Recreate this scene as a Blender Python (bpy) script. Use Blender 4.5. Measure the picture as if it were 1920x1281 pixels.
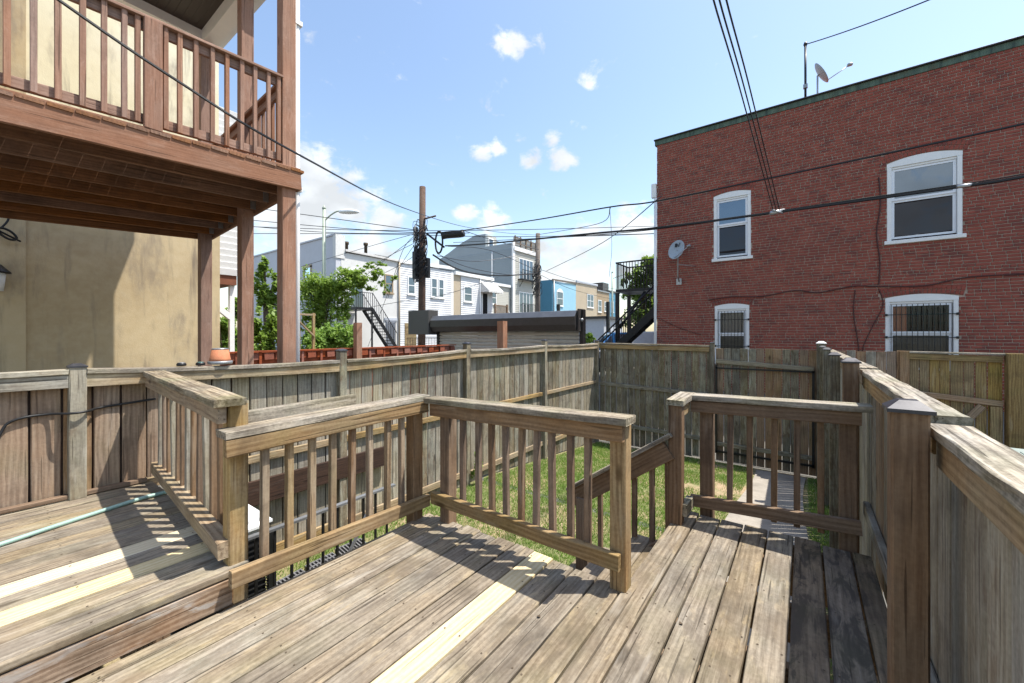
import bpy, bmesh, math, random
from mathutils import Vector, Matrix, noise
random.seed(7)
R=random.Random(11)
for o in list(bpy.data.objects): bpy.data.objects.remove(o)
scene=bpy.context.scene
COL=scene.collection
rad=math.radians
# ------------------------------------------------------------------ camera, sky, sun, exposure
AZ=36.3                       # heading of the view, degrees from +X
cd=bpy.data.cameras.new('camera'); cam=bpy.data.objects.new('camera',cd); COL.objects.link(cam)
cam.location=(0,0,1.36); cam.rotation_euler=(rad(90),0,rad(AZ-90))
cd.sensor_width=36; cd.lens=14.0; cd.shift_y=-13.5/1920; cd.clip_start=.03; cd.clip_end=3000
scene.camera=cam
SUN=Vector((.27,-.36,1)).normalized()
W=bpy.data.worlds.new('World'); scene.world=W; W.use_nodes=True
def build_world():
    nt=W.node_tree; N=nt.nodes; L=nt.links
    for n in list(N): N.remove(n)
    out=N.new('ShaderNodeOutputWorld'); bg=N.new('ShaderNodeBackground'); L.new(bg.outputs[0],out.inputs[0])
    bg.inputs[1].default_value=.135
    sky=N.new('ShaderNodeTexSky'); sky.sky_type='NISHITA'; sky.sun_disc=False
    sky.sun_elevation=math.asin(SUN.z); sky.sun_rotation=math.atan2(SUN.x,SUN.y)
    sky.air_density=1.25; sky.dust_density=1.2; sky.ozone_density=.7; sky.altitude=50
    tc=N.new('ShaderNodeTexCoord')
    mp=N.new('ShaderNodeMapping'); mp.inputs['Scale'].default_value=(1,1,1.5); L.new(tc.outputs['Generated'],mp.inputs[0])
    a=rad(AZ); ca,sa=math.cos(a),math.sin(a)
    def d(az,el):   # azimuth right of the view heading, elevation
        az=a-rad(az); el=rad(el); v=Vector((math.cos(az)*math.cos(el),math.sin(az)*math.cos(el),math.sin(el)*1.5)); return v
    # (azimuth, elevation, radius, strength)
    clouds=[(-26.4,19.5,.15,.98),(-31.5,21,.15,1.),(-22,16.5,.13,1.),(-18,15.5,.095,.95),(-28,14,.2,1.),(-36,18,.2,1.),(-20,11,.15,.9),(-42,14,.2,.95),
            (-4.3,24.6,.058,.84),(-2.2,24.9,.05,.78),(2.6,23.8,.06,.80),(7.4,23.8,.07,.84),(5.7,26.1,.045,.76),(1.2,26.4,.04,.66),
            (-1.0,36.4,.06,.84),(.6,36.5,.065,.84),(2.4,36.8,.05,.6),(12.8,33.8,.06,.5),(10.8,32,.05,.42),
            (-6.1,16.8,.06,.78),(-3,15.6,.08,.85),(7,12,.12,.85),(11.5,13.5,.12,.88),(16.4,14.5,.12,.85),(9,8,.2,.86),(18.5,10,.16,.86),(-12,7,.2,.8),
            (40,14,.22,.8),(75,25,.2,.8),(110,16,.3,.9),(150,30,.28,.85),(-75,15,.3,.9),(-110,28,.25,.85),(-150,14,.33,.9),(180,50,.25,.75),(-95,50,.2,.7),(70,55,.2,.7)]
    cur=None
    for az,el,r,s in clouds:
        vd=N.new('ShaderNodeVectorMath'); vd.operation='DISTANCE'; L.new(mp.outputs[0],vd.inputs[0]); vd.inputs[1].default_value=d(az,el)
        mr=N.new('ShaderNodeMapRange'); mr.interpolation_type='SMOOTHSTEP'; L.new(vd.outputs['Value'],mr.inputs[0])
        mr.inputs[1].default_value=0; mr.inputs[2].default_value=r; mr.inputs[3].default_value=s; mr.inputs[4].default_value=0
        if cur is None: cur=mr.outputs[0]
        else:
            m=N.new('ShaderNodeMath'); m.operation='MAXIMUM'; L.new(cur,m.inputs[0]); L.new(mr.outputs[0],m.inputs[1]); cur=m.outputs[0]
    n1=N.new('ShaderNodeTexNoise'); n1.inputs['Scale'].default_value=17; n1.inputs['Detail'].default_value=7; n1.inputs['Roughness'].default_value=.62; n1.inputs['Distortion'].default_value=.25
    L.new(mp.outputs[0],n1.inputs[0])
    s1=N.new('ShaderNodeMath'); s1.operation='MULTIPLY_ADD'; L.new(n1.outputs['Fac'],s1.inputs[0]); s1.inputs[1].default_value=2.1; L.new(cur,s1.inputs[2])
    al=N.new('ShaderNodeMapRange'); al.interpolation_type='SMOOTHSTEP'; L.new(s1.outputs[0],al.inputs[0]); al.inputs[1].default_value=1.30; al.inputs[2].default_value=1.85
    al.inputs[3].default_value=0; al.inputs[4].default_value=.93
    n2=N.new('ShaderNodeTexNoise'); n2.inputs['Scale'].default_value=9; n2.inputs['Detail'].default_value=5; L.new(mp.outputs[0],n2.inputs[0])
    cr=N.new('ShaderNodeMapRange'); L.new(n2.outputs['Fac'],cr.inputs[0]); cr.inputs[1].default_value=.35; cr.inputs[2].default_value=.65; cr.inputs[3].default_value=3.4; cr.inputs[4].default_value=4.9
    cc=N.new('ShaderNodeMix'); cc.data_type='RGBA'; cc.blend_type='MULTIPLY'; cc.inputs[0].default_value=1
    cc.inputs[6].default_value=(.95,.98,1.0,1); L.new(cr.outputs[0],cc.inputs[7])
    mx=N.new('ShaderNodeMix'); mx.data_type='RGBA'; L.new(al.outputs[0],mx.inputs[0]); L.new(sky.outputs[0],mx.inputs[6]); L.new(cc.outputs[2],mx.inputs[7])
    L.new(mx.outputs[2],bg.inputs[0])
build_world()
sl=bpy.data.lights.new('sun','SUN'); sl.energy=4.1; sl.angle=rad(.55); sl.color=(1,.95,.87)
so=bpy.data.objects.new('sun',sl); COL.objects.link(so); so.rotation_euler=(-SUN).to_track_quat('-Z','Y').to_euler(); so.location=(5,-7,20)
vs=scene.view_settings; vs.view_transform='Standard'; vs.look='None'; vs.exposure=.92; vs.gamma=1; vs.use_curve_mapping=False
scene.render.engine='CYCLES'
cy=scene.cycles; cy.max_bounces=6; cy.diffuse_bounces=3; cy.glossy_bounces=2; cy.transmission_bounces=2; cy.transparent_max_bounces=6
W.cycles.sampling_method='MANUAL'; W.cycles.sample_map_resolution=512

# ------------------------------------------------------------------ helpers
WM={}
def tag(o,label=None,cat=None,group=None,kind=None):
    if label: o['label']=label
    if cat: o['category']=cat
    if group: o['group']=group
    if kind: o['kind']=kind
    return o
def root(name,label,cat,loc,group=None):
    o=bpy.data.objects.new(name,None); COL.objects.link(o); o.location=loc; o.empty_display_size=.1
    WM[o.name]=Matrix.Translation(loc); return tag(o,label,cat,group)
def link(name,me,par,M,mat):
    o=bpy.data.objects.new(name,me); COL.objects.link(o)
    if mat is not None and not me.materials: me.materials.append(mat)
    if par is not None:
        o.parent=par; o.matrix_local=WM[par.name].inverted()@M
    else: o.matrix_local=M
    WM[o.name]=M
    return o
def mesh(name,par,mat,V,F,M=None,smooth=False):
    me=bpy.data.meshes.new(name); me.from_pydata([tuple(v) for v in V],[],F); me.update()
    if smooth:
        for p in me.polygons: p.use_smooth=True
    return link(name,me,par,M or Matrix.Identity(4),mat)
def frame(x,up):
    x=Vector(x).normalized(); u=Vector(up); y=u.cross(x)
    if y.length<1e-4: y=Vector((0,1,0)).cross(x)
    y.normalize(); z=x.cross(y); return Matrix((x,y,z)).transposed().to_4x4()
def board(name,par,mat,a,b,w,t,up=(0,0,1),seg=1,jit=0,sag=0,bev=.004,twist=0):
    """a sawn board from a to b: width w, thickness t along `up`, chamfered edges, slightly uneven"""
    a=Vector(a); b=Vector(b); Ln=(b-a).length; M=Matrix.Translation((a+b)/2)@frame(b-a,up)
    c=min(bev,t*.3,w*.3); hw,ht=w/2,t/2; V=[];F=[]
    prof=[(-hw,-ht+c),(-hw+c,-ht),(hw-c,-ht),(hw,-ht+c),(hw,ht-c),(hw-c,ht),(-hw+c,ht),(-hw,ht-c)]
    for i in range(seg+1):
        f=i/seg; x=-Ln/2+Ln*f; sg=-4*sag*f*(1-f)
        for (py,pz) in prof:
            V.append((x+(R.uniform(-1,1)*jit*1.5 if i in(0,seg) else 0),py+R.uniform(-jit,jit),pz+sg+R.uniform(-jit,jit)*.5))
    for i in range(seg):
        for k in range(8):
            k2=(k+1)%8; F.append((i*8+k,i*8+k2,(i+1)*8+k2,(i+1)*8+k))
    F.append(tuple(range(7,-1,-1))); F.append(tuple(seg*8+k for k in range(8)))
    # consistent outward normals
    F=[tuple(reversed(f)) for f in F]
    return mesh(name,par,mat,V,F,M)
def vpost(name,par,mat,x,y,z0,z1,w=.089,d=None,rot=0,jit=.001):
    d=d or w
    return board(name,par,mat,(x,y,z0),(x,y,z1),w,d,up=(math.cos(rot),math.sin(rot),0),seg=4,jit=jit,bev=.006)
def capm(par,mat,x,y,z,w=.1,h=.03,name='post_cap'):
    q=w/2; p=q*.42
    V=[(-q,-q,0),(q,-q,0),(q,q,0),(-q,q,0),(-q,-q,.012),(q,-q,.012),(q,q,.012),(-q,q,.012),(-p,-p,h),(p,-p,h),(p,p,h),(-p,p,h)]
    F=[(3,2,1,0),(8,9,10,11)]+[(i,(i+1)%4,4+(i+1)%4,4+i) for i in range(4)]+[(4+i,4+(i+1)%4,8+(i+1)%4,8+i) for i in range(4)]
    return mesh(name,par,mat,V,F,Matrix.Translation((x,y,z)))
def box(name,par,mat,lo,hi,bev=0):
    lo=Vector(lo); hi=Vector(hi); c=(lo+hi)/2; h=(hi-lo)/2
    bm=bmesh.new(); bmesh.ops.create_cube(bm,size=1)
    for v in bm.verts: v.co=Vector((v.co.x*2*h.x,v.co.y*2*h.y,v.co.z*2*h.z))
    if bev: bmesh.ops.bevel(bm,geom=list(bm.edges),offset=bev,segments=1 if bev<.02 else 3,affect='EDGES')
    me=bpy.data.meshes.new(name); bm.to_mesh(me); bm.free()
    return link(name,me,par,Matrix.Translation(c),mat)
def boxes(name,par,mat,L):
    """several boxes as one mesh (one part made of bars)"""
    V=[];F=[]; o0=Vector(L[0][0])
    for lo,hi in L:
        n=len(V)
        for z in(lo[2],hi[2]):
            for x,y in((lo[0],lo[1]),(hi[0],lo[1]),(hi[0],hi[1]),(lo[0],hi[1])): V.append((x-o0.x,y-o0.y,z-o0.z))
        F+=[(n+3,n+2,n+1,n),(n+4,n+5,n+6,n+7)]+[(n+i,n+(i+1)%4,n+4+(i+1)%4,n+4+i) for i in range(4)]
    return mesh(name,par,mat,V,F,Matrix.Translation(o0))
def tube(name,par,mat,pts,r,n=6,rend=None):
    pts=[Vector(p) for p in pts]; o0=pts[0].copy(); V=[];F=[]; m=len(pts)
    pu=None
    for i,p in enumerate(pts):
        t=(pts[min(i+1,m-1)]-pts[max(i-1,0)]).normalized()
        u=pu if pu is not None else (Vector((0,0,1)) if abs(t.z)<.9 else Vector((1,0,0)))
        y=u.cross(t).normalized(); u=t.cross(y); pu=u
        rr=r if rend is None else r+(rend-r)*i/(m-1)
        for k in range(n):
            an=2*math.pi*k/n; V.append(p-o0+y*math.cos(an)*rr+u*math.sin(an)*rr)
    for i in range(m-1):
        for k in range(n): F.append((i*n+k,i*n+(k+1)%n,(i+1)*n+(k+1)%n,(i+1)*n+k))
    F.append(tuple(range(n-1,-1,-1))); F.append(tuple((m-1)*n+k for k in range(n)))
    return mesh(name,par,mat,V,F,Matrix.Translation(o0),smooth=n>5)
def sagpts(a,b,s,n=18):
    a=Vector(a);b=Vector(b); return [a.lerp(b,i/n)-Vector((0,0,4*s*(i/n)*(1-i/n))) for i in range(n+1)]
def spline(P,n=6):
    P=[Vector(p) for p in P]; out=[]
    for i in range(len(P)-1):
        p0=P[max(i-1,0)];p1=P[i];p2=P[i+1];p3=P[min(i+2,len(P)-1)]
        for k in range(n):
            t=k/n; out.append(.5*((2*p1)+(p2-p0)*t+(2*p0-5*p1+4*p2-p3)*t*t+(3*p1-p0-3*p2+p3)*t**3))
    out.append(P[-1]); return out
def lathe(name,par,mat,prof,n=20,M=None,smooth=True):
    V=[];F=[]
    for r,z in prof:
        for k in range(n): V.append((r*math.cos(2*math.pi*k/n),r*math.sin(2*math.pi*k/n),z))
    for i in range(len(prof)-1):
        for k in range(n): F.append((i*n+k,i*n+(k+1)%n,(i+1)*n+(k+1)%n,(i+1)*n+k))
    F.append(tuple(range(n-1,-1,-1))); F.append(tuple((len(prof)-1)*n+k for k in range(n)))
    o=mesh(name,par,mat,V,F,M,smooth); return o

# ------------------------------------------------------------------ materials
class NT:
    def __init__(s,name):
        s.m=bpy.data.materials.new(name); s.m.use_nodes=True; s.t=s.m.node_tree; s.N=s.t.nodes; s.L=s.t.links
        s.b=s.N['Principled BSDF']
    def n(s,t,**k):
        x=s.N.new(t)
        for a,v in k.items(): setattr(x,a,v)
        return x
    def inp(s,node,i,v):
        if hasattr(v,'is_linked') or isinstance(v,bpy.types.NodeSocket): s.L.new(v,node.inputs[i])
        else: node.inputs[i].default_value=v
    def math(s,op,a,b=0.,c=0.,clamp=False):
        x=s.n('ShaderNodeMath',operation=op,use_clamp=clamp); s.inp(x,0,a); s.inp(x,1,b); s.inp(x,2,c); return x.outputs[0]
    def rng(s,v,a,b,c=0.,d=1.,smooth=False):
        x=s.n('ShaderNodeMapRange'); x.interpolation_type='SMOOTHSTEP' if smooth else 'LINEAR'; s.inp(x,0,v); s.inp(x,1,a); s.inp(x,2,b); s.inp(x,3,c); s.inp(x,4,d); return x.outputs[0]
    def mix(s,f,a,b,mode='MIX'):
        x=s.n('ShaderNodeMix',data_type='RGBA',blend_type=mode); s.inp(x,0,f)
        s.inp(x,6,a if not isinstance(a,tuple) else (*a,1)); s.inp(x,7,b if not isinstance(b,tuple) else (*b,1)); return x.outputs[2]
    def noise(s,vec,scale,detail=4,rough=.55,dist=0):
        x=s.n('ShaderNodeTexNoise'); s.inp(x,'Vector',vec); x.inputs['Scale'].default_value=scale; x.inputs['Detail'].default_value=detail
        x.inputs['Roughness'].default_value=rough; x.inputs['Distortion'].default_value=dist; return x.outputs['Fac']
    def mapp(s,vec,scale=(1,1,1),loc=(0,0,0)):
        x=s.n('ShaderNodeMapping'); s.inp(x,'Vector',vec); x.inputs['Scale'].default_value=scale; x.inputs['Location'].default_value=loc; return x.outputs[0]
    def obj(s,off=True):
        tc=s.n('ShaderNodeTexCoord').outputs['Object']
        if not off: return tc
        oi=s.n('ShaderNodeObjectInfo').outputs['Random']; c=s.n('ShaderNodeCombineXYZ')
        s.inp(c,0,s.math('MULTIPLY',oi,91.7)); s.inp(c,1,s.math('MULTIPLY',oi,37.3)); s.inp(c,2,s.math('MULTIPLY',oi,53.9))
        a=s.n('ShaderNodeVectorMath',operation='ADD'); s.L.new(tc,a.inputs[0]); s.L.new(c.outputs[0],a.inputs[1]); return a.outputs[0]
    def rand(s): return s.n('ShaderNodeObjectInfo').outputs['Random']
    def bump(s,h,st=.4,d=.004):
        x=s.n('ShaderNodeBump'); x.inputs['Strength'].default_value=st; x.inputs['Distance'].default_value=d; s.L.new(h,x.inputs['Height']); s.L.new(x.outputs[0],s.b.inputs['Normal'])
    def done(s,col,rough=.8,spec=.3,metal=0.):
        s.inp(s.b,'Base Color',col if not isinstance(col,tuple) else (*col,1)); s.inp(s.b,'Roughness',rough); s.b.inputs['Specular IOR Level'].default_value=spec; s.b.inputs['Metallic'].default_value=metal
        return s.m
def wood(name,light,dark,grey,greyamt=.5,contrast=1.,green=0.,patch=None,patchamt=0.,knots=.6,var=.22,ring=.5,stain=None,stainamt=0.,bump=.5,spec=.2,dirt=.5):
    s=NT(name); v=s.obj(); rnd=s.rand()
    g1=s.noise(s.mapp(v,(1.7,38,38)),1.5,4,.6,.2)              # long grain
    g2=s.noise(s.mapp(v,(14,250,250)),1.0,1,.6)                  # fibres
    g3=s.noise(v,60,2,.6)                                       # pores and grit
    w=s.n('ShaderNodeTexWave',wave_type='BANDS',bands_direction='Y'); s.inp(w,'Vector',s.mapp(v,(.22,1,.8))); w.inputs['Scale'].default_value=11; w.inputs['Distortion'].default_value=7; w.inputs['Detail'].default_value=1.5; w.inputs['Detail Scale'].default_value=.7
    rg=w.outputs['Fac']
    bl=s.noise(s.mapp(v,(1.0,2.6,2.6)),2.1,3,.62)               # blotches
    bl2=s.noise(s.mapp(v,(2.2,7,7),(5,3,1)),2.2,4,.7,.5) if patch else None
    f=s.math('ADD',s.rng(g1,.22,.78),s.math('MULTIPLY',s.math('SUBTRACT',rg,.5),ring*.6))
    f=s.math('ADD',f,s.math('MULTIPLY',s.math('SUBTRACT',g2,.5),.7))
    f=s.math('ADD',f,s.math('MULTIPLY',s.math('SUBTRACT',g3,.5),.8))
    f=s.math('MULTIPLY_ADD',s.math('SUBTRACT',f,.5),contrast,.5,clamp=True)
    col=s.mix(f,dark,light)
    gm=s.math('MULTIPLY',s.rng(bl,.36,.66,smooth=True),greyamt); gm=s.math('ADD',gm,s.math('MULTIPLY',s.math('SUBTRACT',rnd,.5),greyamt*.7),clamp=True)
    gcol=s.mix(f,tuple(c*.45 for c in grey),grey)
    col=s.mix(gm,col,gcol)
    if patch: col=s.mix(s.math('MULTIPLY',s.rng(bl2,.55,.66,smooth=True),patchamt),col,patch)
    if stain: col=s.mix(s.math('MULTIPLY',s.rng(s.noise(s.mapp(v,(1.3,4,4),(9,2,7)),2.6,4,.68,.6),.47,.6,smooth=True),stainamt),col,stain)
    if green: col=s.mix(s.math('MULTIPLY',s.rng(s.noise(v,3.1,2,.6),.45,.7,smooth=True),green),col,(.13,.16,.05))
    if knots:
        vo=s.n('ShaderNodeTexVoronoi'); s.inp(vo,'Vector',s.mapp(v,(1.15,3.2,3.2))); vo.inputs['Scale'].default_value=1.25
        k=s.rng(vo.outputs['Distance'],.035,.11,1,0,True); col=s.mix(s.math('MULTIPLY',k,knots),col,tuple(c*.35 for c in dark))
    # cracks along the grain
    ck=s.noise(s.mapp(v,(1.6,60,60),(3,8,2)),1.3,0,.5); cm=s.rng(ck,.72,.76); col=s.mix(s.math('MULTIPLY',cm,.6),col,tuple(c*.25 for c in dark))
    wp=s.n('ShaderNodeNewGeometry').outputs['Position']
    dm=s.math('MULTIPLY',s.rng(s.noise(wp,2.3,4,.68,.3),.46,.68,smooth=True),dirt)
    col=s.mix(dm,col,tuple(c*.42+.012 for c in dark))
    wm=s.math('MULTIPLY',s.rng(s.noise(s.mapp(v,(1.2,9,9),(4,4,9)),1.7,3,.65,.2),.58,.72,smooth=True),dirt*.9)
    col=s.mix(wm,col,tuple(min(.6,c*1.18+.03) for c in grey))
    val=s.math('MULTIPLY_ADD',rnd,2*var,1-var)
    h=s.n('ShaderNodeHueSaturation'); s.inp(h,'Color',col); s.inp(h,'Value',val); s.inp(h,'Saturation',s.math('MULTIPLY_ADD',s.math('FRACT',s.math('MULTIPLY',rnd,7.13)),.4,.8))
    hh=s.math('ADD',s.math('MULTIPLY',g1,.6),s.math('MULTIPLY',g3,.35)); hh=s.math('SUBTRACT',hh,s.math('MULTIPLY',cm,.8))
    s.bump(hh,bump,.004)
    return s.done(h.outputs[0],.82,spec)
def plain(name,col,rough=.6,spec=.4,metal=0.,var=.12,scale=6,bump=0.):
    s=NT(name); v=s.obj(); n1=s.noise(v,scale,5,.6); n2=s.noise(v,scale*9,3,.6)
    f=s.math('ADD',s.rng(n1,.3,.7,1-var,1+var*.5),s.math('MULTIPLY',s.math('SUBTRACT',n2,.5),var))
    c=s.n('ShaderNodeHueSaturation'); c.inputs['Color'].default_value=(*col,1); s.inp(c,'Value',f)
    if bump: s.bump(n2,bump,.003)
    return s.done(c.outputs[0],s.rng(n1,.3,.7,max(0,rough-.08),min(1,rough+.08)),spec,metal)
M={}
M['deck']=wood('deck_wood',(.365,.295,.205),(.16,.12,.077),(.31,.275,.22),.65,1.05,.12,(.45,.355,.215),.45,.7,.16,.5,(.15,.115,.08),.5,.6)
M['deck_new']=wood('fresh_pine',(.68,.59,.40),(.55,.43,.25),(.64,.56,.40),.2,.9,0,None,0,.9,.05,.9,None,0,.3,.2,.12)
M['deck_mould_shade']=wood('mildewed_shaded_deck_wood',(.29,.225,.16),(.13,.10,.072),(.17,.145,.115),.5,1.1,.1,None,0,.5,.1,.4,(.068,.057,.047),.85,.6)  # mildew, plus the shade beside the right fence worked into the colour
M['riser']=wood('peeling_riser_wood',(.36,.24,.15),(.20,.115,.065),(.36,.31,.25),.55,1.3,.1,(.42,.40,.38),.7,.8,.08,1.1,None,0,.6)
M['rail']=wood('railing_wood',(.40,.285,.165),(.215,.135,.072),(.34,.285,.20),.45,1.0,.14,None,0,.8,.16,.7,None,0,.5)
M['rail_brown']=wood('brown_railing_wood',(.285,.185,.108),(.155,.09,.05),(.275,.215,.155),.4,.9,0,None,0,.6,.14,.7,None,0,.45)
M['cap']=wood('bleached_cap_wood',(.46,.39,.29),(.15,.115,.08),(.36,.33,.28),.6,1.5,.25,None,0,.5,.12,.4,(.11,.095,.075),.35,.9)
M['fence']=wood('grey_green_fence_wood',(.345,.30,.215),(.14,.11,.075),(.31,.305,.25),.75,1.1,.13,(.11,.065,.038),.65,.8,.3,.6,(.12,.085,.06),.4,.5)
M['fence_brown']=wood('brown_fence_wood',(.365,.245,.15),(.22,.135,.08),(.34,.27,.20),.45,.9,.16,None,0,.9,.13,.9,None,0,.45)
M['fence_pale']=wood('pale_grey_fence_wood',(.41,.37,.285),(.21,.17,.125),(.39,.37,.315),.6,.95,.08,(.16,.105,.07),.4,.5,.16,.5,None,0,.5)
M['fence_sunlit']=wood('sunlit_tan_fence_wood',(.47,.42,.31),(.27,.215,.14),(.43,.41,.34),.55,.9,.12,(.2,.13,.08),.25,.7,.14,.8,None,0,.5)  # lit stretch of the left fence: sunlight put into a paler wood colour
M['fence_yellow']=wood('honey_fence_wood',(.36,.25,.10),(.18,.11,.045),(.28,.22,.12),.35,1.1,.25,None,0,.8,.16,.8,None,0,.4)
M['fence_rail']=wood('honey_rail_wood',(.46,.335,.185),(.25,.16,.08),(.40,.34,.25),.55,1.0,.15,None,0,.7,.12,.6,None,0,.5)
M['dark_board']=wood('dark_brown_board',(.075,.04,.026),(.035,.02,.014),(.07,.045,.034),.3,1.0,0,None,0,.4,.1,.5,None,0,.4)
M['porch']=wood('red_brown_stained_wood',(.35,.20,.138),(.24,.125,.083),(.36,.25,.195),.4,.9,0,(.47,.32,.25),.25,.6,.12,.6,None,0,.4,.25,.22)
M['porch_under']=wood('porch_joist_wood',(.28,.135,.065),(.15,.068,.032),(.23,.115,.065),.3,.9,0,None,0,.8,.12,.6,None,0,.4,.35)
M['red_fence']=wood('red_stained_fence_wood',(.36,.12,.07),(.22,.07,.045),(.3,.13,.09),.3,.8,0,None,0,.4,.14,.5,None,0,.3)
M['pole']=wood('creosoted_pole_wood',(.17,.105,.075),(.07,.045,.035),(.16,.13,.11),.5,1.2,0,None,0,.3,.08,.3,None,0,.6)
M['pole_grey']=wood('grey_pole_wood',(.24,.19,.15),(.11,.09,.075),(.22,.2,.18),.5,1.2,0,None,0,.3,.08,.3,None,0,.6)
M['white']=plain('white_paint',(.80,.80,.79),.45,.4,0,.05)
M['white_vinyl']=plain('white_vinyl',(.78,.80,.84),.35,.5,0,.04)
M['black']=plain('black_metal',(.018,.018,.019),.45,.5,.3,.3)
M['cable']=plain('black_cable',(.016,.016,.017),.5,.4,0,.3)
M['cable_red']=plain('painted_cable',(.075,.03,.028),.6,.3,0,.3)
M['capmetal']=plain('dull_post_cap',(.055,.055,.062),.38,.5,.4,.25,20)
M['greymetal']=plain('grey_metal',(.30,.31,.32),.4,.5,.6,.15)
M['galv']=plain('galvanised_metal',(.42,.43,.44),.4,.5,.7,.15)
M['doormetal']=plain('roll_door_metal',(.44,.42,.37),.5,.5,.1,.12)
M['doorhood']=plain('dark_hood_metal',(.055,.05,.048),.4,.5,.3,.2)
M['doorhood_top']=plain('grey_hood_metal',(.16,.165,.175),.4,.5,.4,.15)
M['motor']=plain('dark_grey_metal',(.085,.083,.08),.45,.5,.2,.1); M['dish']=plain('dish_grey',(.34,.385,.42),.5,.4,0,.08)
M['lamp_green']=plain('pale_green_paint',(.38,.43,.34),.5,.4,0,.12)
M['hose']=plain('sea_green_hose',(.28,.42,.36),.4,.5,0,.1,30)
M['terracotta']=plain('terracotta',(.52,.20,.10),.75,.3,0,.35,9)
M['bin']=plain('bin_lid_plastic',(.30,.35,.32),.5,.4,0,.1)
M['bin_body']=plain('dark_bin_plastic',(.022,.024,.026),.5,.4,0,.2)
M['yellow']=plain('yellow_plastic',(.75,.5,.03),.4,.5,0,.1)
M['acwhite']=plain('ac_white_enamel',(.76,.78,.78),.35,.5,0,.05)
M['crate']=plain('black_plastic',(.16,.16,.165),.45,.5,0,.3,15)
M['concrete']=plain('concrete',(.33,.295,.25),.9,.2,0,.28,3,.5)
M['tyre']=plain('tyre',(.02,.02,.02),.8,.3,0,.2)
M['carblue']=plain('blue_car_paint',(.02,.16,.42),.25,.6,.2,.05)
M['carsilver']=plain('silver_car_paint',(.62,.64,.66),.3,.5,0,.05)
M['light_panel']=plain('pale_grey_panel',(.50,.53,.58),.6,.4,0,.08)
M['awning']=plain('awning_metal',(.62,.60,.57),.5,.4,0,.1)
M['curtain']=plain('curtain_cloth',(.50,.44,.40),.9,.1,0,.15,12)
M['drape']=plain('orange_drape',(.62,.28,.17),.9,.1,0,.1,12)
M['dark']=plain('dark_interior',(.02,.02,.022),.9,.1,0,.2)
M['shade']=plain('taupe_window_shade',(.20,.18,.14),.8,.2,0,.06)
M['lens']=plain('teal_lens',(.08,.22,.2),.2,.6,0,.2)
def glassm(name,refl=.3,tint=(.012,.016,.02),trans=0.,fk=.8):
    s=NT(name); g=s.n('ShaderNodeBsdfGlossy'); g.inputs['Roughness'].default_value=.02; g.inputs['Color'].default_value=(.72,.86,1,1)
    d=s.n('ShaderNodeBsdfDiffuse'); d.inputs['Color'].default_value=(*tint,1)
    base=d.outputs[0]
    if trans:
        t=s.n('ShaderNodeBsdfTransparent'); mm=s.n('ShaderNodeMixShader'); mm.inputs[0].default_value=trans; s.L.new(base,mm.inputs[1]); s.L.new(t.outputs[0],mm.inputs[2]); base=mm.outputs[0]
    fr=s.n('ShaderNodeFresnel'); fr.inputs['IOR'].default_value=1.5
    f=s.math('MULTIPLY_ADD',fr.outputs[0],fk,refl,clamp=True)
    m=s.n('ShaderNodeMixShader'); s.L.new(f,m.inputs[0]); s.L.new(base,m.inputs[1]); s.L.new(g.outputs[0],m.inputs[2])
    bmp=s.n('ShaderNodeBump'); bmp.inputs['Strength'].default_value=.06; bmp.inputs['Distance'].default_value=.05; s.L.new(s.noise(s.obj(),1.7,1),bmp.inputs['Height']); s.L.new(bmp.outputs[0],g.inputs['Normal'])
    s.L.new(m.outputs[0],s.N['Material Output'].inputs[0]); return s.m
M['glass']=glassm('window_glass',.17,(.03,.042,.06)); M['glass_screen']=glassm('screened_glass',.03,(.028,.02,.02),0.,.35); M['glass_far']=glassm('far_window_glass',.12,(.03,.04,.05)); M['glass_clear']=glassm('see_through_glass',.0,(.03,.03,.035),.85)
def stucco(name='yellow_stucco',a=(.45,.345,.205),b=(.55,.435,.265)):
    s=NT(name); v=s.obj(False); rnd=0
    n1=s.noise(v,.7,6,.65,.4); n2=s.noise(v,9,6,.65); n3=s.noise(s.mapp(v,(3.2,3.2,.32)),1.5,5,.62,.3); n4=s.noise(v,70,3)
    c=s.mix(s.rng(n1,.35,.65,smooth=True),a,b); c=s.mix(s.math('MULTIPLY',s.rng(n2,.4,.75),.35),c,(.62,.53,.36))
    c=s.mix(s.math('MULTIPLY',s.rng(n3,.52,.72,smooth=True),.8),c,(.19,.155,.12))
    c=s.mix(s.math('MULTIPLY',s.rng(s.noise(s.mapp(v,(1.5,1.5,.55)),1.15,5,.66,.15),.50,.68,smooth=True),.62),c,(.235,.195,.155))
    s.bump(s.math('ADD',n4,s.math('MULTIPLY',n2,.8)),.35,.006); return s.done(c,.9,.15)
M['stucco']=stucco(); M['stucco_sunlit']=stucco('sunlit_stucco',(.74,.67,.47),(.80,.74,.56))  # upper wall: its sunlit brightness is put into a paler stucco colour
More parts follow.
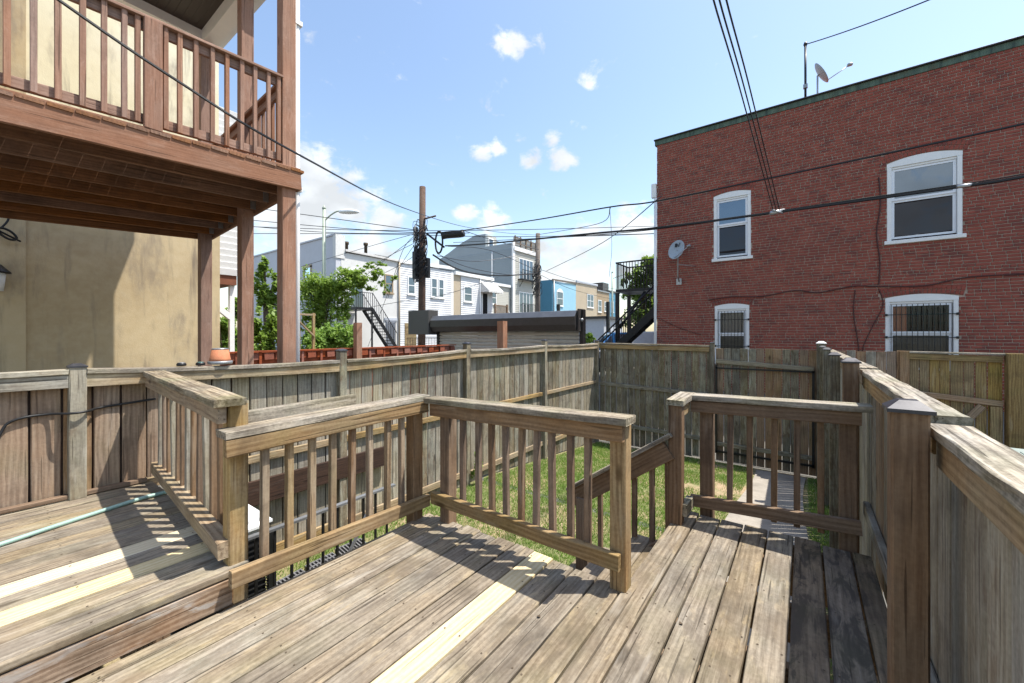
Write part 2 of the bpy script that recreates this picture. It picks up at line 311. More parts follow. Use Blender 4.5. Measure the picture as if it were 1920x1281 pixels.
def bricks(name,c1,c2,c3,axis='y',mortar=None):
    """fired brick: each brick's shade from its own place in the wall, plus grain inside the brick"""
    s=NT(name); p=s.n('ShaderNodeNewGeometry').outputs['Position']; sp=s.n('ShaderNodeSeparateXYZ'); s.L.new(p,sp.inputs[0])
    hor=sp.outputs[1] if axis=='y' else sp.outputs[0]
    row=s.math('FLOOR',s.math('DIVIDE',sp.outputs[2],.075)); colm=s.math('FLOOR',s.math('DIVIDE',s.math('ADD',hor,s.math('MULTIPLY',s.math('MODULO',s.math('ABSOLUTE',row),2.),.1075)),.215))
    cx=s.n('ShaderNodeCombineXYZ'); s.inp(cx,0,row); s.inp(cx,1,colm); wn=s.n('ShaderNodeTexWhiteNoise',noise_dimensions='2D'); s.L.new(cx.outputs[0],wn.inputs['Vector'])
    r=wn.outputs['Value']; big=s.noise(p,.55,4,.6); fine=s.noise(p,45,4,.65)
    c=s.mix(s.rng(r,0,.7),c1,c2); c=s.mix(s.rng(r,.8,.97),c,c3); c=s.mix(s.math('MULTIPLY',s.rng(big,.42,.7,smooth=True),.5),c,c3)
    c=s.mix(s.math('MULTIPLY',s.rng(fine,.35,.8),.35),c,tuple(x*.6 for x in c1)); s.bump(fine,.5,.004)
    return s.done(c,.88,.2)
M['brick']=bricks('old_red_brick',(.32,.090,.064),(.25,.070,.052),(.165,.057,.049))
M['mortar']=plain('lime_mortar',(.42,.33,.265),.95,.1,0,.3,5,.4)
def siding(name,col,pitch=.13,axis=2,var=.06,brick=False):
    s=NT(name); p=s.n('ShaderNodeNewGeometry').outputs['Position']; sp=s.n('ShaderNodeSeparateXYZ'); s.L.new(p,sp.inputs[0])
    f=s.math('FRACT',s.math('DIVIDE',sp.outputs[2],pitch)); n=s.noise(p,.9,5,.6); n2=s.noise(p,6,4)
    c=s.n('ShaderNodeHueSaturation'); c.inputs['Color'].default_value=(*col,1); s.inp(c,'Value',s.math('ADD',s.rng(n,.3,.7,1-var,1.),s.math('MULTIPLY',s.math('SUBTRACT',n2,.5),var)))
    # lap boards: the face leans out toward its lower edge
    s.bump(s.math('SUBTRACT',1.,f),.9,.02 if not brick else .006); return s.done(c.outputs[0],.6,.3)
M['sid_white']=siding('white_lap_siding',(.66,.67,.68),.16); M['sid_grey']=siding('blue_grey_lap_siding',(.27,.31,.33),.17); M['sid_beige']=siding('grey_beige_lap_siding',(.46,.45,.40),.17)
M['wb']=siding('white_painted_brick',(.66,.655,.63),.075,2,.08,True); M['wb_grey']=siding('pale_grey_painted_brick',(.55,.56,.60),.075,2,.1,True)
M['bluewall']=siding('light_blue_painted_brick',(.30,.53,.66),.075,2,.08,True); M['bluewall_d']=siding('deep_blue_painted_brick',(.10,.27,.38),.075,2,.08,True)
M['tan']=siding('tan_painted_brick',(.47,.39,.28),.075,2,.1,True); M['tan_d']=siding('dark_tan_brick',(.36,.27,.17),.075,2,.14,True)
M['clap']=siding('white_clapboard',(.80,.81,.83),.115)
M['brown_under']=plain('brown_soffit',(.20,.075,.04),.7,.3,0,.2)
def copper():
    s=NT('verdigris_coping'); v=s.n('ShaderNodeNewGeometry').outputs['Position']; n=s.noise(s.mapp(v,(1,5,.6)),1.5,6,.7); c=s.mix(s.rng(n,.35,.7),(.045,.07,.06),(.13,.19,.14)); c=s.mix(s.rng(s.noise(v,3,5,.7),.55,.75),c,(.10,.085,.05)); return s.done(c,.7,.3)
M['copper']=copper()
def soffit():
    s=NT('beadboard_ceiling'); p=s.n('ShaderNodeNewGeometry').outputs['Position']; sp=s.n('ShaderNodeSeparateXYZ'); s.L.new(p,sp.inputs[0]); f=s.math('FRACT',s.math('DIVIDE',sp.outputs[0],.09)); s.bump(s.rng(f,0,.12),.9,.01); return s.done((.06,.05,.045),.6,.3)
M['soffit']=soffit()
def soil():
    s=NT('yard_soil'); p=s.n('ShaderNodeNewGeometry').outputs['Position']; n1=s.noise(p,.9,6,.65,.3); n2=s.noise(p,7,6,.7); n3=s.noise(p,45,4)
    c=s.mix(s.rng(n1,.38,.58,smooth=True),(.38,.275,.17),(.13,.165,.05)); c=s.mix(s.math('MULTIPLY',s.rng(n2,.4,.7),.5),c,(.50,.40,.27)); c=s.mix(s.math('MULTIPLY',s.rng(n3,.55,.75),.4),c,(.12,.09,.06)); s.bump(s.math('ADD',n2,n3),.8,.03); return s.done(c,.95,.1)
M['soil']=soil()
def groundm():
    s=NT('block_ground'); p=s.n('ShaderNodeNewGeometry').outputs['Position']; n1=s.noise(p,.35,6,.65); n3=s.noise(p,20,5,.7); c=s.mix(s.rng(n1,.4,.6),(.10,.10,.095),(.16,.15,.13)); c=s.mix(s.math('MULTIPLY',s.rng(n3,.4,.7),.4),c,(.2,.19,.17)); s.bump(n3,.5,.02); return s.done(c,.9,.2)
M['ground']=groundm()
def leafm(name,c1,c2,c3,tr=.35):
    s=NT(name); p=s.n('ShaderNodeNewGeometry'); n=s.noise(p.outputs['Position'],2.2,3,.6); r=p.outputs['Random Per Island']
    c=s.mix(r,c1,c2); c=s.mix(s.math('MULTIPLY',s.rng(n,.45,.7),.6),c,c3)
    d=s.n('ShaderNodeBsdfTranslucent'); s.L.new(s.mix(.5,c,(.25,.38,.04)),d.inputs[0]); s.inp(s.b,'Base Color',c); s.b.inputs['Roughness'].default_value=.5; s.b.inputs['Specular IOR Level'].default_value=.35
    m=s.n('ShaderNodeMixShader'); m.inputs[0].default_value=tr; s.L.new(s.b.outputs[0],m.inputs[1]); s.L.new(d.outputs[0],m.inputs[2]); s.L.new(m.outputs[0],s.N['Material Output'].inputs[0]); return s.m
M['leaf']=leafm('vine_leaf',(.20,.31,.05),(.28,.40,.075),(.13,.21,.035),.5); M['leaf_dark']=leafm('tree_leaf',(.09,.16,.035),(.15,.23,.05),(.055,.10,.025),.4); M['leaf_shrub']=leafm('shrub_leaf',(.19,.32,.055),(.28,.42,.09),(.11,.2,.035),.45); M['grass']=leafm('grass_blade',(.16,.28,.05),(.24,.36,.085),(.13,.24,.045),.35)
M['leaf_tree']=leafm('bright_tree_leaf',(.15,.24,.05),(.22,.31,.07),(.09,.15,.035),.5)
M['bark']=plain('bark',(.11,.085,.06),.9,.1,0,.3,8,.6)

# ------------------------------------------------------------------ ground
def sm(a,b,x):
    t=max(0,min(1,(x-a)/(b-a))); return t*t*(3-2*t)
def gz(x,y):
    z=-1.02-.085*max(0,min(9.9,x)-5)              # yards fall gently toward the alley
    z+= (-.35-z)*sm(9.95,13.2,x)                   # alley and the block beyond sit higher
    z+= .75*sm(13,21,y)*sm(10,14,x)
    return z
def grid(name,mat,xs,ys,dz=0,kind='structure',f=gz):
    V=[(x,y,f(x,y)+dz) for y in ys for x in xs]; n=len(xs); F=[(j*n+i,j*n+i+1,(j+1)*n+i+1,(j+1)*n+i) for j in range(len(ys)-1) for i in range(n-1)]
    o=mesh(name,None,mat,V,F); o['kind']=kind; return o
xs=[-900,-200,-60,-20,-8,-3]+[i for i in range(0,10)]+[9.9,10.6,11.3,12,12.7,13.4,15,18,22,30,45,70,120,300,900]
ys=[-900,-300,-100,-40,-15,-6,-3,0,3,6,9,11,13,15,17,19,21,24,30,45,80,160,400,900]
grid('ground',M['ground'],xs,ys)
grid('lawn',M['soil'],[-2+.4*i for i in range(30)],[-.36+.36*i for i in range(14)],.006)
P0=[(1.9+.5*i) for i in range(16)]
V=[];F=[]
for i,x in enumerate(P0):
    for y in(-.02+.04*math.sin(x),.80+.04*math.sin(x*1.3)): V.append((x,y,gz(x,y)+.025))
    for y in(-.02+.04*math.sin(x),.80+.04*math.sin(x*1.3)): V.append((x,y,gz(x,y)-.05))
for i in range(len(P0)-1):
    a=i*4;b=a+4; F+=[(a,b,b+1,a+1),(a+2,b+2,b,a),(a+1,b+1,b+3,a+3)]
p=mesh('path',None,M['concrete'],V,F); p['kind']='structure'
def grass(name,n,x0,x1,y0,y1,lab):
    V=[];F=[]
    while len(F)<n:
        x=R.uniform(x0,x1); y=R.uniform(y0,y1)
        if -.05<y<.84: continue
        d=noise.noise(Vector((x*.9,y*.9,3.1)))+.6*noise.noise(Vector((x*2.7,y*2.7,8.)))
        if R.random()>sm(-.6,.05,d+.25*sm(.8,2.5,y)): continue
        z=gz(x,y); h=R.uniform(.025,.065); a=R.uniform(0,6.283); w=R.uniform(.003,.006); l=R.uniform(.2,.9)*h; b=R.uniform(0,6.283); k=len(V)
        V+=[(x+w*math.cos(a),y+w*math.sin(a),z),(x-w*math.cos(a),y-w*math.sin(a),z),(x+l*math.cos(b),y+l*math.sin(b),z+h)]; F.append((k,k+1,k+2))
    o=mesh(name,None,M['grass'],V,F); tag(o,lab,'grass',None,'stuff')
grass('grass',110000,1.2,9.5,-.33,4.24,'patchy green grass growing across the fenced yard below the deck')

# ------------------------------------------------------------------ lower deck
ld=root('lower_deck','weathered lower wooden deck with one fresh pale plank','deck',(.8,1.,0))
NL=[]
SE=[1.225+.146*i for i in range(8,-12,-1)]      # seams from the step to the right fence
for i in range(len(SE)-1):
    y1,y0=SE[i],SE[i+1]
    if y1>2.32: y1=2.315
    y0=max(y0,-.335)
    if y1<-.30: break
    yc=(y0+y1)/2; w=y1-y0-.010; far=3.27 if y1<.80 else 2.085
    mt='deck_new' if abs(y1-1.371)<.01 else ('deck_mould_shade' if y1<.06 else 'deck')
    far+=R.uniform(-.02,.02); zt=R.uniform(-.0025,.0015)+(.003 if mt=='deck_new' else 0)
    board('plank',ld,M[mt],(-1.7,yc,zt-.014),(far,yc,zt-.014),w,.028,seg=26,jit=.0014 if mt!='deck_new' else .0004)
    NL+=[(xj,yc+q*w*.32,zt) for xj in(.3,.8,1.3,1.8,2.04,2.5,2.95,3.2) if xj<far-.02 for q in(-1,1)]
for x in(-1.2,-.7,-.2,.3,.8,1.3,1.8,2.04):
    board('joist',ld,M['rail_brown'],(x,2.3,-.125),(x,-.3,-.125),.19,.04,up=(1,0,0))
for x in(2.5,2.95,3.2): board('joist',ld,M['rail_brown'],(x,.76,-.125),(x,-.3,-.125),.19,.04,up=(1,0,0))
board('rim_joist',ld,M['rail_brown'],(-1.7,2.29,-.127),(2.02,2.29,-.127),.19,.036,up=(0,1,0))
board('rim_joist',ld,M['rail_brown'],(2.10,.775,-.127),(3.2,.775,-.127),.19,.036,up=(0,1,0))
for x,y in((.3,2.2),(1.9,1.4),(3.1,.5),(3.1,-.2),(1.9,-.2)): vpost('support_post',ld,M['rail_brown'],x,y,gz(x,y)-.1,-.035)
# loose debris on the deck
for (x,y,lf) in ((1.98,.46,'small curled dead leaf on the landing planks near the stair opening'),(1.62,1.02,'dead leaf lying between the fresh plank and the railing end post'),(1.35,.33,'dark dead leaf lying on the sunlit planks nearest the viewer')):
    a=R.uniform(0,3); V=[(0,0,.002),(.016*math.cos(a),.016*math.sin(a),.006),(.02*math.cos(a+1),.02*math.sin(a+1),.003),(.012*math.cos(a+2),.012*math.sin(a+2),.009)]
    o=mesh('dead_leaf',None,M['bark'],V,[(0,1,2),(0,2,3)],Matrix.Translation((x,y,.001))); tag(o,lf,'leaf','dead leaves on the deck')

# ------------------------------------------------------------------ upper deck
UZ=.175
def nails(par,L):
    V=[];F=[]
    for x,y,z in L:
        if R.random()<.12: continue
        x+=R.uniform(-.012,.012); y+=R.uniform(-.01,.01); n=len(V); V+=[(x+.0048*math.cos(k*math.pi/3),y+.0048*math.sin(k*math.pi/3),z+.0016) for k in range(6)]; F.append(tuple(range(n,n+6)))
    o=mesh('nail_heads',par,M['bark'],V,F); o['kind']='stuff'
nails(ld,NL); NL=[]
ud=root('upper_deck','raised wooden deck at left with two fresh pale planks','deck',(-.4,3.3,0))
for k in range(14):
    y0=2.342+.1435*k; y1=y0+.1435
    if y1>4.27: y1=4.262
    if y1-y0<.03: break
    mt='deck_new' if k in(2,4) else 'deck'; zt=UZ+R.uniform(-.0025,.0015)
    board('plank',ud,M[mt],(-1.7,(y0+y1)/2,zt-.014),(.872+R.uniform(-.008,.008),(y0+y1)/2,zt-.014),y1-y0-.009,.028,seg=20,jit=.0013 if k not in(2,4) else .0004)
    NL+=[(xj,(y0+y1)/2+q*.045,zt) for xj in(-.2,.3,.78) for q in(-1,1)]
nails(ud,NL)
board('nosing_edge',ud,M['deck'],(-1.7,2.330,UZ-.016),(.79,2.330,UZ-.016),.034,.022,up=(0,1,0),seg=8,jit=.001)
board('riser_board',ud,M['riser'],(-1.7,2.332,.068),(.78,2.332,.068),.134,.024,up=(0,1,0),seg=10,jit=.0012)
for x in(-1.2,-.7,-.2,.3,.78): board('joist',ud,M['rail_brown'],(x,4.25,.05),(x,2.36,.05),.18,.04,up=(1,0,0))
for x,y in((.3,4.1),(.3,2.8),(.76,3.5),(-1,4.1)): vpost('support_post',ud,M['rail_brown'],x,y,gz(x,y)-.1,-.04)
board('base_strip',ud,M['rail_brown'],(-1.7,4.25,UZ+.02),(.84,4.262,UZ+.02),.045,.03,seg=6,jit=.002)

# ------------------------------------------------------------------ railings
def bal(par,mat,x,y,z0,z1,rot=0,w=.036): return board('baluster',par,mat,(x+R.uniform(-.004,.004),y+R.uniform(-.004,.004),z0),(x+R.uniform(-.006,.006),y+R.uniform(-.006,.006),z1),w,w,up=(math.cos(rot),math.sin(rot),0),seg=3,jit=.0012,bev=.003)
# along the left of the lower deck
r1=root('deck_railing','railing of brown balusters between the step post and the middle corner','railing',(1.4,2.3,0),'deck railings')
board('bottom_rail',r1,M['rail'],(.755,2.268,.155),(2.03,2.268,.122),.085,.038,up=(0,-1,0),seg=8,jit=.001)
board('top_rail',r1,M['rail'],(.735,2.272,.800),(2.02,2.272,.826),.085,.038,up=(0,-1,0),seg=8,jit=.001)
board('cap_rail',r1,M['cap'],(.735,2.322,.864),(2.03,2.322,.888),.14,.038,seg=14,jit=.0022)
for x in(.924,1.048,1.179,1.302,1.429,1.555,1.692,1.813): bal(r1,M['rail_brown' if R.random()<.5 else 'rail'],x,2.308,.085,.85)
vpost('post',r1,M['rail_brown'],1.955,2.335,-.9,.865)
# along the front of the lower deck
r2=root('deck_railing','railing across the middle facing the yard, ending at the stair opening','railing',(2.05,1.45,0),'deck railings')
board('bottom_rail',r2,M['rail'],(2.0,2.19,.172),(2.0,.775,.170),.085,.038,up=(-1,0,0),seg=8,jit=.001)
board('top_rail',r2,M['rail_brown'],(2.0,2.20,.812),(2.0,.755,.846),.088,.038,up=(-1,0,0),seg=8,jit=.001)
board('cap_rail',r2,M['cap'],(2.03,2.24,.876),(2.03,.725,.912),.14,.038,seg=14,jit=.002)
for y in(1.923,1.775,1.659,1.544,1.423,1.312,1.203,1.079,.973): bal(r2,M['rail_brown'],2.038,y,.12,.87,1.57)
vpost('post',r2,M['rail_brown'],2.072,2.10,-.9,.86); vpost('post',r2,M['rail'],2.078,.80,-.19,.885)
# on the right landing
r3=root('deck_railing','railing at the far end of the right landing, meeting the tall fence','railing',(3.3,.2,0),'deck railings')
board('bottom_rail',r3,M['rail_brown'],(3.27,.70,.092),(3.27,-.285,.158),.085,.038,up=(-1,0,0),seg=6,jit=.001)
board('top_rail',r3,M['rail_brown'],(3.27,.70,.812),(3.27,-.285,.838),.085,.038,up=(-1,0,0),seg=6,jit=.001)
board('cap_rail',r3,M['cap'],(3.30,.735,.880),(3.30,-.335,.902),.14,.04,seg=10,jit=.0015)
board('cap_return',r3,M['cap'],(3.37,.745,.883),(2.965,.745,.872),.12,.04,seg=4,jit=.002)
board('rail_block',r3,M['rail'],(3.05,.725,.81),(3.25,.725,.81),.09,.038,up=(0,1,0)); board('rail_stub',r3,M['cap'],(3.02,.70,.10),(3.24,.70,.09),.085,.05,up=(0,-1,0))
for y in(.443,.318,.174,.045,-.089): bal(r3,M['rail_brown'],3.312,y,.06,.86,1.57)
vpost('post',r3,M['rail_brown'],3.345,.600,-.95,.86); vpost('post',r3,M['rail_brown'],3.345,-.225,-.95,.86); vpost('post',r3,M['rail_brown'],3.03,.748,-.9,.86)
# on the raised deck
r4=root('deck_railing','mossy railing at the edge of the raised deck, running back to the fence','railing',(.86,3.3,.17),'deck railings')
board('bottom_rail',r4,M['rail'],(.772,2.37,.265),(.90,4.24,.285),.075,.085,seg=8,jit=.0015)
board('top_rail',r4,M['rail'],(.745,2.345,.955),(.845,4.24,.985),.085,.038,up=(-1,0,0),seg=8,jit=.001)
board('cap_rail',r4,M['cap'],(.772,2.315,1.018),(.882,4.26,1.046),.14,.04,seg=16,jit=.002)
for k in range(13):
    f=(k+.5)/13; y=2.47+f*1.72; bal(r4,M['rail_brown' if k%3 else 'fence_pale'],.828+.067*f+.01,y,.23,1.0,1.57)
pp=vpost('post',r4,M['fence_rail'],.826,2.408,-.9,.995)
# board on edge behind the cap and stairs
o=board('plank',None,M['cap'],(.88,2.415,.905),(1.52,2.425,.918),.085,.035,up=(0,1,0),seg=8,jit=.002); tag(o,'short grey mossy board standing on edge behind the left railing cap','board')
ds=root('deck_stairs','wooden stairs descending from the landing to the grass','stairs',(2.55,1.3,-1.05))
for i in range(5):
    z=-.186*(i+1); y=.80+.255*i
    for q in(0,1): board('tread',ds,M['deck'],(2.10,y+.065+.135*q,z-.018),(3.06,y+.065+.135*q,z-.018),.13,.036,seg=6,jit=.0015)
for x in(2.14,2.96): board('stringer',ds,M['rail_brown'],(x,.80,-.22),(x,2.05,-1.12),.2,.038,up=(1,0,0))
board('handrail',ds,M['rail_brown'],(2.985,.79,.528),(2.985,1.56,-.01),.14,.038,up=(1,0,0),seg=6,jit=.001)
board('handrail_cap',ds,M['cap'],(2.985,.77,.64),(2.985,1.60,.062),.089,.03,up=(0,.57,.82),seg=6,jit=.001)
for y in(.80,.915,1.05,1.19,1.33): 
    zt=.575-.70*(y-.70); bal(ds,M['rail_brown'],3.02,y,-.30-.72*(y-.8),zt,1.57)
vpost('post',ds,M['rail_brown'],2.985,1.47,-1.05,.02)

# ------------------------------------------------------------------ left (party) fence, Y = 4.3
def pick(par,mats,x,y,z0,z1,w,ax,rnd=.01):
    m=M[R.choice(mats)]
    return board('picket',par,m,(x,y,z0),(x,y,z1+R.uniform(-rnd,rnd)),w,.018,up=(0,-1,0) if ax=='x' else (-1,0,0),seg=4,jit=.001,bev=.006)
fl=root('wooden_fence','long board fence behind the decks on the left, with capped posts','fence',(4,4.3,-1.1))
PX=[-1.75,.462,2.514,4.608,6.919,9.46]; TOPS=[1.13,1.118,1.165,1.206,1.225,1.185]; CZ=[1.125,1.108,1.07,1.125,1.14,1.135]
for x,t in zip(PX,TOPS):
    po=vpost('post',fl,M['fence_pale' if x<1 else 'fence'],x,4.265,gz(x,4.3)-.15 if x>.9 else UZ,t); capm(po,M['capmetal'],x,4.265,t+.001)
for i in range(5):
    x0,x1=PX[i]+.046,PX[i+1]-.046; z0,z1=CZ[i],CZ[i+1]
    board('cap_rail',fl,M['fence_pale' if i==0 else 'cap'],(x0,4.275,z0-.018),(x1,4.275,z1-.018),.125,.036,seg=8,jit=.0015,sag=.02 if i else .008)
    board('top_rail',fl,M['fence_pale' if i==0 else 'fence_rail'],(x0,4.245,z0-.085),(x1,4.245,z1-.085),.095,.036,up=(0,-1,0),seg=8,jit=.001,sag=0)
    if i>0:
        board('mid_rail',fl,M['fence_rail'],(x0,4.285,.155),(x1,4.285,.155),.07,.036,up=(0,-1,0),seg=4,jit=.001)
        board('bottom_rail',fl,M['fence_rail'],(x0,4.285,-.76-.03*i),(x1,4.285,-.76-.03*i),.085,.036,up=(0,-1,0),seg=4,jit=.001)
x=-1.70
while x<9.42:
    w=R.uniform(.135,.145); left=x<.86
    zb=UZ+.02 if left else gz(x,4.3)-.0+R.uniform(0,.03); f=max(0,min(.999,(x-PX[0])/(PX[-1]-PX[0])))
    j=max(i for i in range(5) if PX[i]<=x+.1); q=(x-PX[j])/(PX[j+1]-PX[j]); zc=CZ[j]+(CZ[j+1]-CZ[j])*q-.06
    pick(fl,['fence_brown'] if left else (['fence_sunlit','fence_pale'] if x<3.4 else ['fence','fence','fence_pale'] if x<6 else ['fence','fence_pale']),x+w/2,4.318,zb,zc,w,'x'); x+=w+R.choice([.007,.009,.012])
    if x<2.4: board('batten',fl,M['dark_board'],(x-.005,4.338,zb),(x-.005,4.338,zc-.03),.05,.016,up=(0,-1,0))  # dark backing added behind the gaps so the seams stay dark
# dark board on the fence and the cable along it
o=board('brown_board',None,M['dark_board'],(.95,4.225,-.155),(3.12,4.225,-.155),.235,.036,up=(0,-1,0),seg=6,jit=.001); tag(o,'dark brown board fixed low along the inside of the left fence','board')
c1=tube('cable',None,M['cable'],spline([(.02,4.27,.50),(.08,4.27,.60),(.118,4.285,.70),(.15,4.29,.765),(.22,4.29,.793),(.33,4.29,.798),(.42,4.20,.798),(.50,4.20,.80),(.58,4.29,.806),(.75,4.29,.82),(.9,4.28,.832)],5),.009); tag(c1,'black cable clipped along the brown fence boards at left','cable')
# ------------------------------------------------------------------ back fence, X = 9.6
fb=root('wooden_fence','back board fence with cap rail, left of the yard gate','fence',(9.6,3,-1.4))
po=vpost('post',fb,M['fence'],9.56,1.62,-1.5,1.165); capm(po,M['capmetal'],9.56,1.62,1.166)
board('cap_rail',fb,M['cap'],(9.58,4.24,1.125),(9.58,1.67,1.105),.12,.036,seg=8,jit=.001)
board('top_rail',fb,M['fence_rail'],(9.555,4.24,1.055),(9.555,1.67,1.03),.1,.036,up=(-1,0,0),seg=6,jit=.001)
board('mid_rail',fb,M['fence'],(9.57,4.24,.11),(9.57,1.67,.03),.085,.036,up=(-1,0,0),seg=4,jit=.001)
board('bottom_rail',fb,M['fence'],(9.57,4.24,-.87),(9.57,1.67,-.95),.085,.036,up=(-1,0,0),seg=4,jit=.001)
y=4.24
while y>1.66:
    w=R.uniform(.13,.142); pick(fb,['fence'],9.6,y-w/2,-1.38+R.uniform(0,.03),1.07,w,'y') if y-w>1.57 else None; y-=w+R.choice([.008,.012,.016])
fg=root('fence_gate','wooden yard gate of grey pickets with a black steel edge','gate',(9.6,.7,-1.4))
y=1.55
while y>-.12:
    w=R.uniform(.13,.142)
    pick(fg,['fence','fence','fence_brown'],9.6,y-w/2,-1.36,1.055,w,'y',.012); y-=w+R.choice([.006,.012,.016])
board('rail',fg,M['fence_pale'],(9.565,1.55,.78),(9.565,-.14,.69),.085,.038,up=(-1,0,0),seg=4,jit=.001)
board('rail',fg,M['fence'],(9.565,1.55,-1.0),(9.565,-.14,-1.02),.085,.038,up=(-1,0,0),seg=4,jit=.001)
boxes('steel_frame',fg,M['black'],[((9.53,-.155,-1.2),(9.56,-.115,.66)),((9.53,1.52,-1.2),(9.56,1.56,.7)),((9.53,-.155,-1.18),(9.555,1.56,-1.14)),((9.53,-.155,.62),(9.555,1.56,.65))])
gp=root('gate_post','thick grey post with pyramid cap beside the yard gate','post',(9.55,-.25,-1.4))
po=vpost('post',gp,M['fence'],9.55,-.255,-1.5,1.18,.14); capm(po,M['galv'],9.55,-.255,1.181,.165,.05)
# ------------------------------------------------------------------ neighbour's back fence on the right
fn=root('wooden_fence','dull grey picket fence behind the right fence, between two gates','fence',(9.6,-.9,-1.4))
y=-.35
while y>-1.38:
    w=R.uniform(.12,.14); pick(fn,['fence_brown','fence_pale'],9.6,y-w/2,-1.38,1.06,w,'y',.012); y-=w+R.choice([.004,.01])
board('rail',fn,M['fence_pale'],(9.565,-.35,.55),(9.565,-1.32,.52),.09,.038,up=(-1,0,0))
vpost('post',fn,M['fence_brown'],9.55,-1.39,-1.45,1.07,.12,.05)
ng=root('fence_gate','honey coloured board gate with a diagonal brace on the right','gate',(9.6,-1.95,-1.4))
y=-1.46
while y>-2.50:
    w=R.uniform(.11,.15); pick(ng,['fence_yellow'],9.6,y-w/2,-1.35,1.0,w,'y'); y-=w+R.choice([.004,.006,.012])
board('rail',ng,M['fence_yellow'],(9.56,-1.44,.985),(9.56,-2.50,.965),.10,.038,up=(-1,0,0),seg=3,jit=.001)
board('rail',ng,M['fence_brown'],(9.56,-1.44,.36),(9.56,-2.50,.27),.09,.038,up=(-1,0,0),seg=3,jit=.001)
board('brace',ng,M['fence_brown'],(9.545,-2.28,.22),(9.545,-1.72,-.62),.1,.038,up=(-1,0,0)); board('stile',ng,M['fence_yellow'],(9.56,-2.43,.22),(9.56,-2.43,-1.3),.13,.038,up=(-1,0,0))
board('cap_rail',ng,M['cap'],(9.58,-1.40,1.055),(9.58,-2.52,1.045),.1,.03)
f2=root('wooden_fence','honey coloured fence with a thick split post at the right edge','fence',(9.6,-3.2,-1.4))
vpost('post',f2,M['fence_yellow'],9.53,-2.61,-1.5,1.06,.17)
y=-2.72
while y>-5.5:
    w=.135; pick(f2,['fence_brown'],9.62,y-w/2,-1.35,1.04,w,'y'); y-=w+.008
board('rail',f2,M['fence_brown'],(9.58,-2.7,.95),(9.58,-5.5,.93),.09,.038,up=(-1,0,0))
# ------------------------------------------------------------------ right fence, Y = -.37
fr=root('wooden_fence','tall fence along the right of the deck with a flat plank top','fence',(3,-.35,-1.1))
RP=[(-.75,1.10),(1.815,1.108),(3.815,1.15),(5.75,1.12),(7.7,1.12),(9.40,1.11)]
for i,(x,t) in enumerate(RP):
    po=vpost('post',fr,M['rail_brown' if i<3 else 'fence'],x,-.272,-.3 if i<2 else -1.4,t,.09); capm(po,M['capmetal'],x,-.272,t+.001,.112,.038)
CR=[(1.045,1.066),(1.093,1.105),(1.115,1.10),(1.10,1.09),(1.09,1.08)]
for i in range(5):
    x0=RP[i][0]+.05; x1=RP[i+1][0]+.07; z0,z1=CR[i]
    if i==0: x0=-.7
    else: x0+=.03
    board('cap_rail',fr,M['cap'],(x0,-.381,z0-.019),(x1,-.381,z1-.019),.105,.038,seg=18 if i<2 else 6,jit=.003 if i<2 else .001)
    board('top_rail',fr,M['rail'],(x0+.02,-.362,z0-.088),(x1-.03,-.362,z1-.088),.095,.036,up=(0,1,0),seg=6,jit=.001)
    zb=.10 if i<2 else -.75
    board('bottom_rail',fr,M['fence_pale'],(x0,-.362,zb),(x1-.03,-.362,zb),.09,.036,up=(0,1,0),seg=4,jit=.001)
x=-.7
while x<9.5:
    w=R.uniform(.135,.145); pick(fr,['fence_pale','fence_pale','fence_brown'] if x<3.6 else ['fence_pale','fence'],x+w/2,-.392,-.2 if x<3.3 else gz(x,0)-.02,1.045 if x<1.8 else 1.06,w,'x',.004); x+=w+R.choice([.009,.013,.018])
    if x<4.5: board('batten',fr,M['dark_board'],(x-.007,-.411,-.2),(x-.007,-.411,1.03),.05,.016,up=(0,-1,0))

# ------------------------------------------------------------------ neighbour's porch and stucco house (left)
def pz(x,y): return 2.985+.058*(x-2.18)-.062*(y-4.62)       # underside of the porch beams
hs=root('stucco_house','neighbouring house with stained yellow stucco wall behind the brown porch','house',(0,9,-1.1))
box('wall',hs,M['stucco'],(-6,8.5,-1.2),(.45,14,7.2)); box('wall',hs,M['stucco'],(.45,8.53,-1.2),(2.68,14,3.15)); box('upper_wall',hs,M['stucco_sunlit'],(.30,8.52,3.15),(2.66,14,7.2))
box('roof',hs,M['doorhood'],(-6,8.3,7.2),(2.9,14.2,7.4))
pc=root('porch','red brown two storey porch with slatted railing and exposed joists','porch',(.9,6,-1.1))
for y in(4.69,5.81,7.31):
    vpost('post',pc,M['porch'],2.105,y,-1.1,{4.69:8.0,5.81:5.74}.get(y,5.74),.142,.142,0,.0015)
vpost('post',pc,M['porch'],.95,4.60,pz(.95,4.6)+.235,pz(.95,4.6)+1.19,.125,.05,math.pi/2)
vpost('post',pc,M['porch'],-2.2,4.69,-1.1,8.0,.142)
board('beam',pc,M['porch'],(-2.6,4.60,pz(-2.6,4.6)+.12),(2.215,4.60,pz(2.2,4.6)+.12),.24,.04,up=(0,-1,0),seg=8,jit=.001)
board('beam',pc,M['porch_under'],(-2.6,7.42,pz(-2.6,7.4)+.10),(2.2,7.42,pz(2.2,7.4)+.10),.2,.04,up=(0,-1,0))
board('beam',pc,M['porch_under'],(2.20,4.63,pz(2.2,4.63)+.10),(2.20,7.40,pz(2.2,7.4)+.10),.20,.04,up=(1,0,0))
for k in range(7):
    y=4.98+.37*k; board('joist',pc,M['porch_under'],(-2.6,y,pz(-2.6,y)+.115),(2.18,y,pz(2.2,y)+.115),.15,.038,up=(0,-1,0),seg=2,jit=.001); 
    o=box('joist_hanger',pc,M['galv'],(2.12,y-.03,pz(2.2,y)+.045),(2.178,y+.03,pz(2.2,y)+.16))
x=-2.6
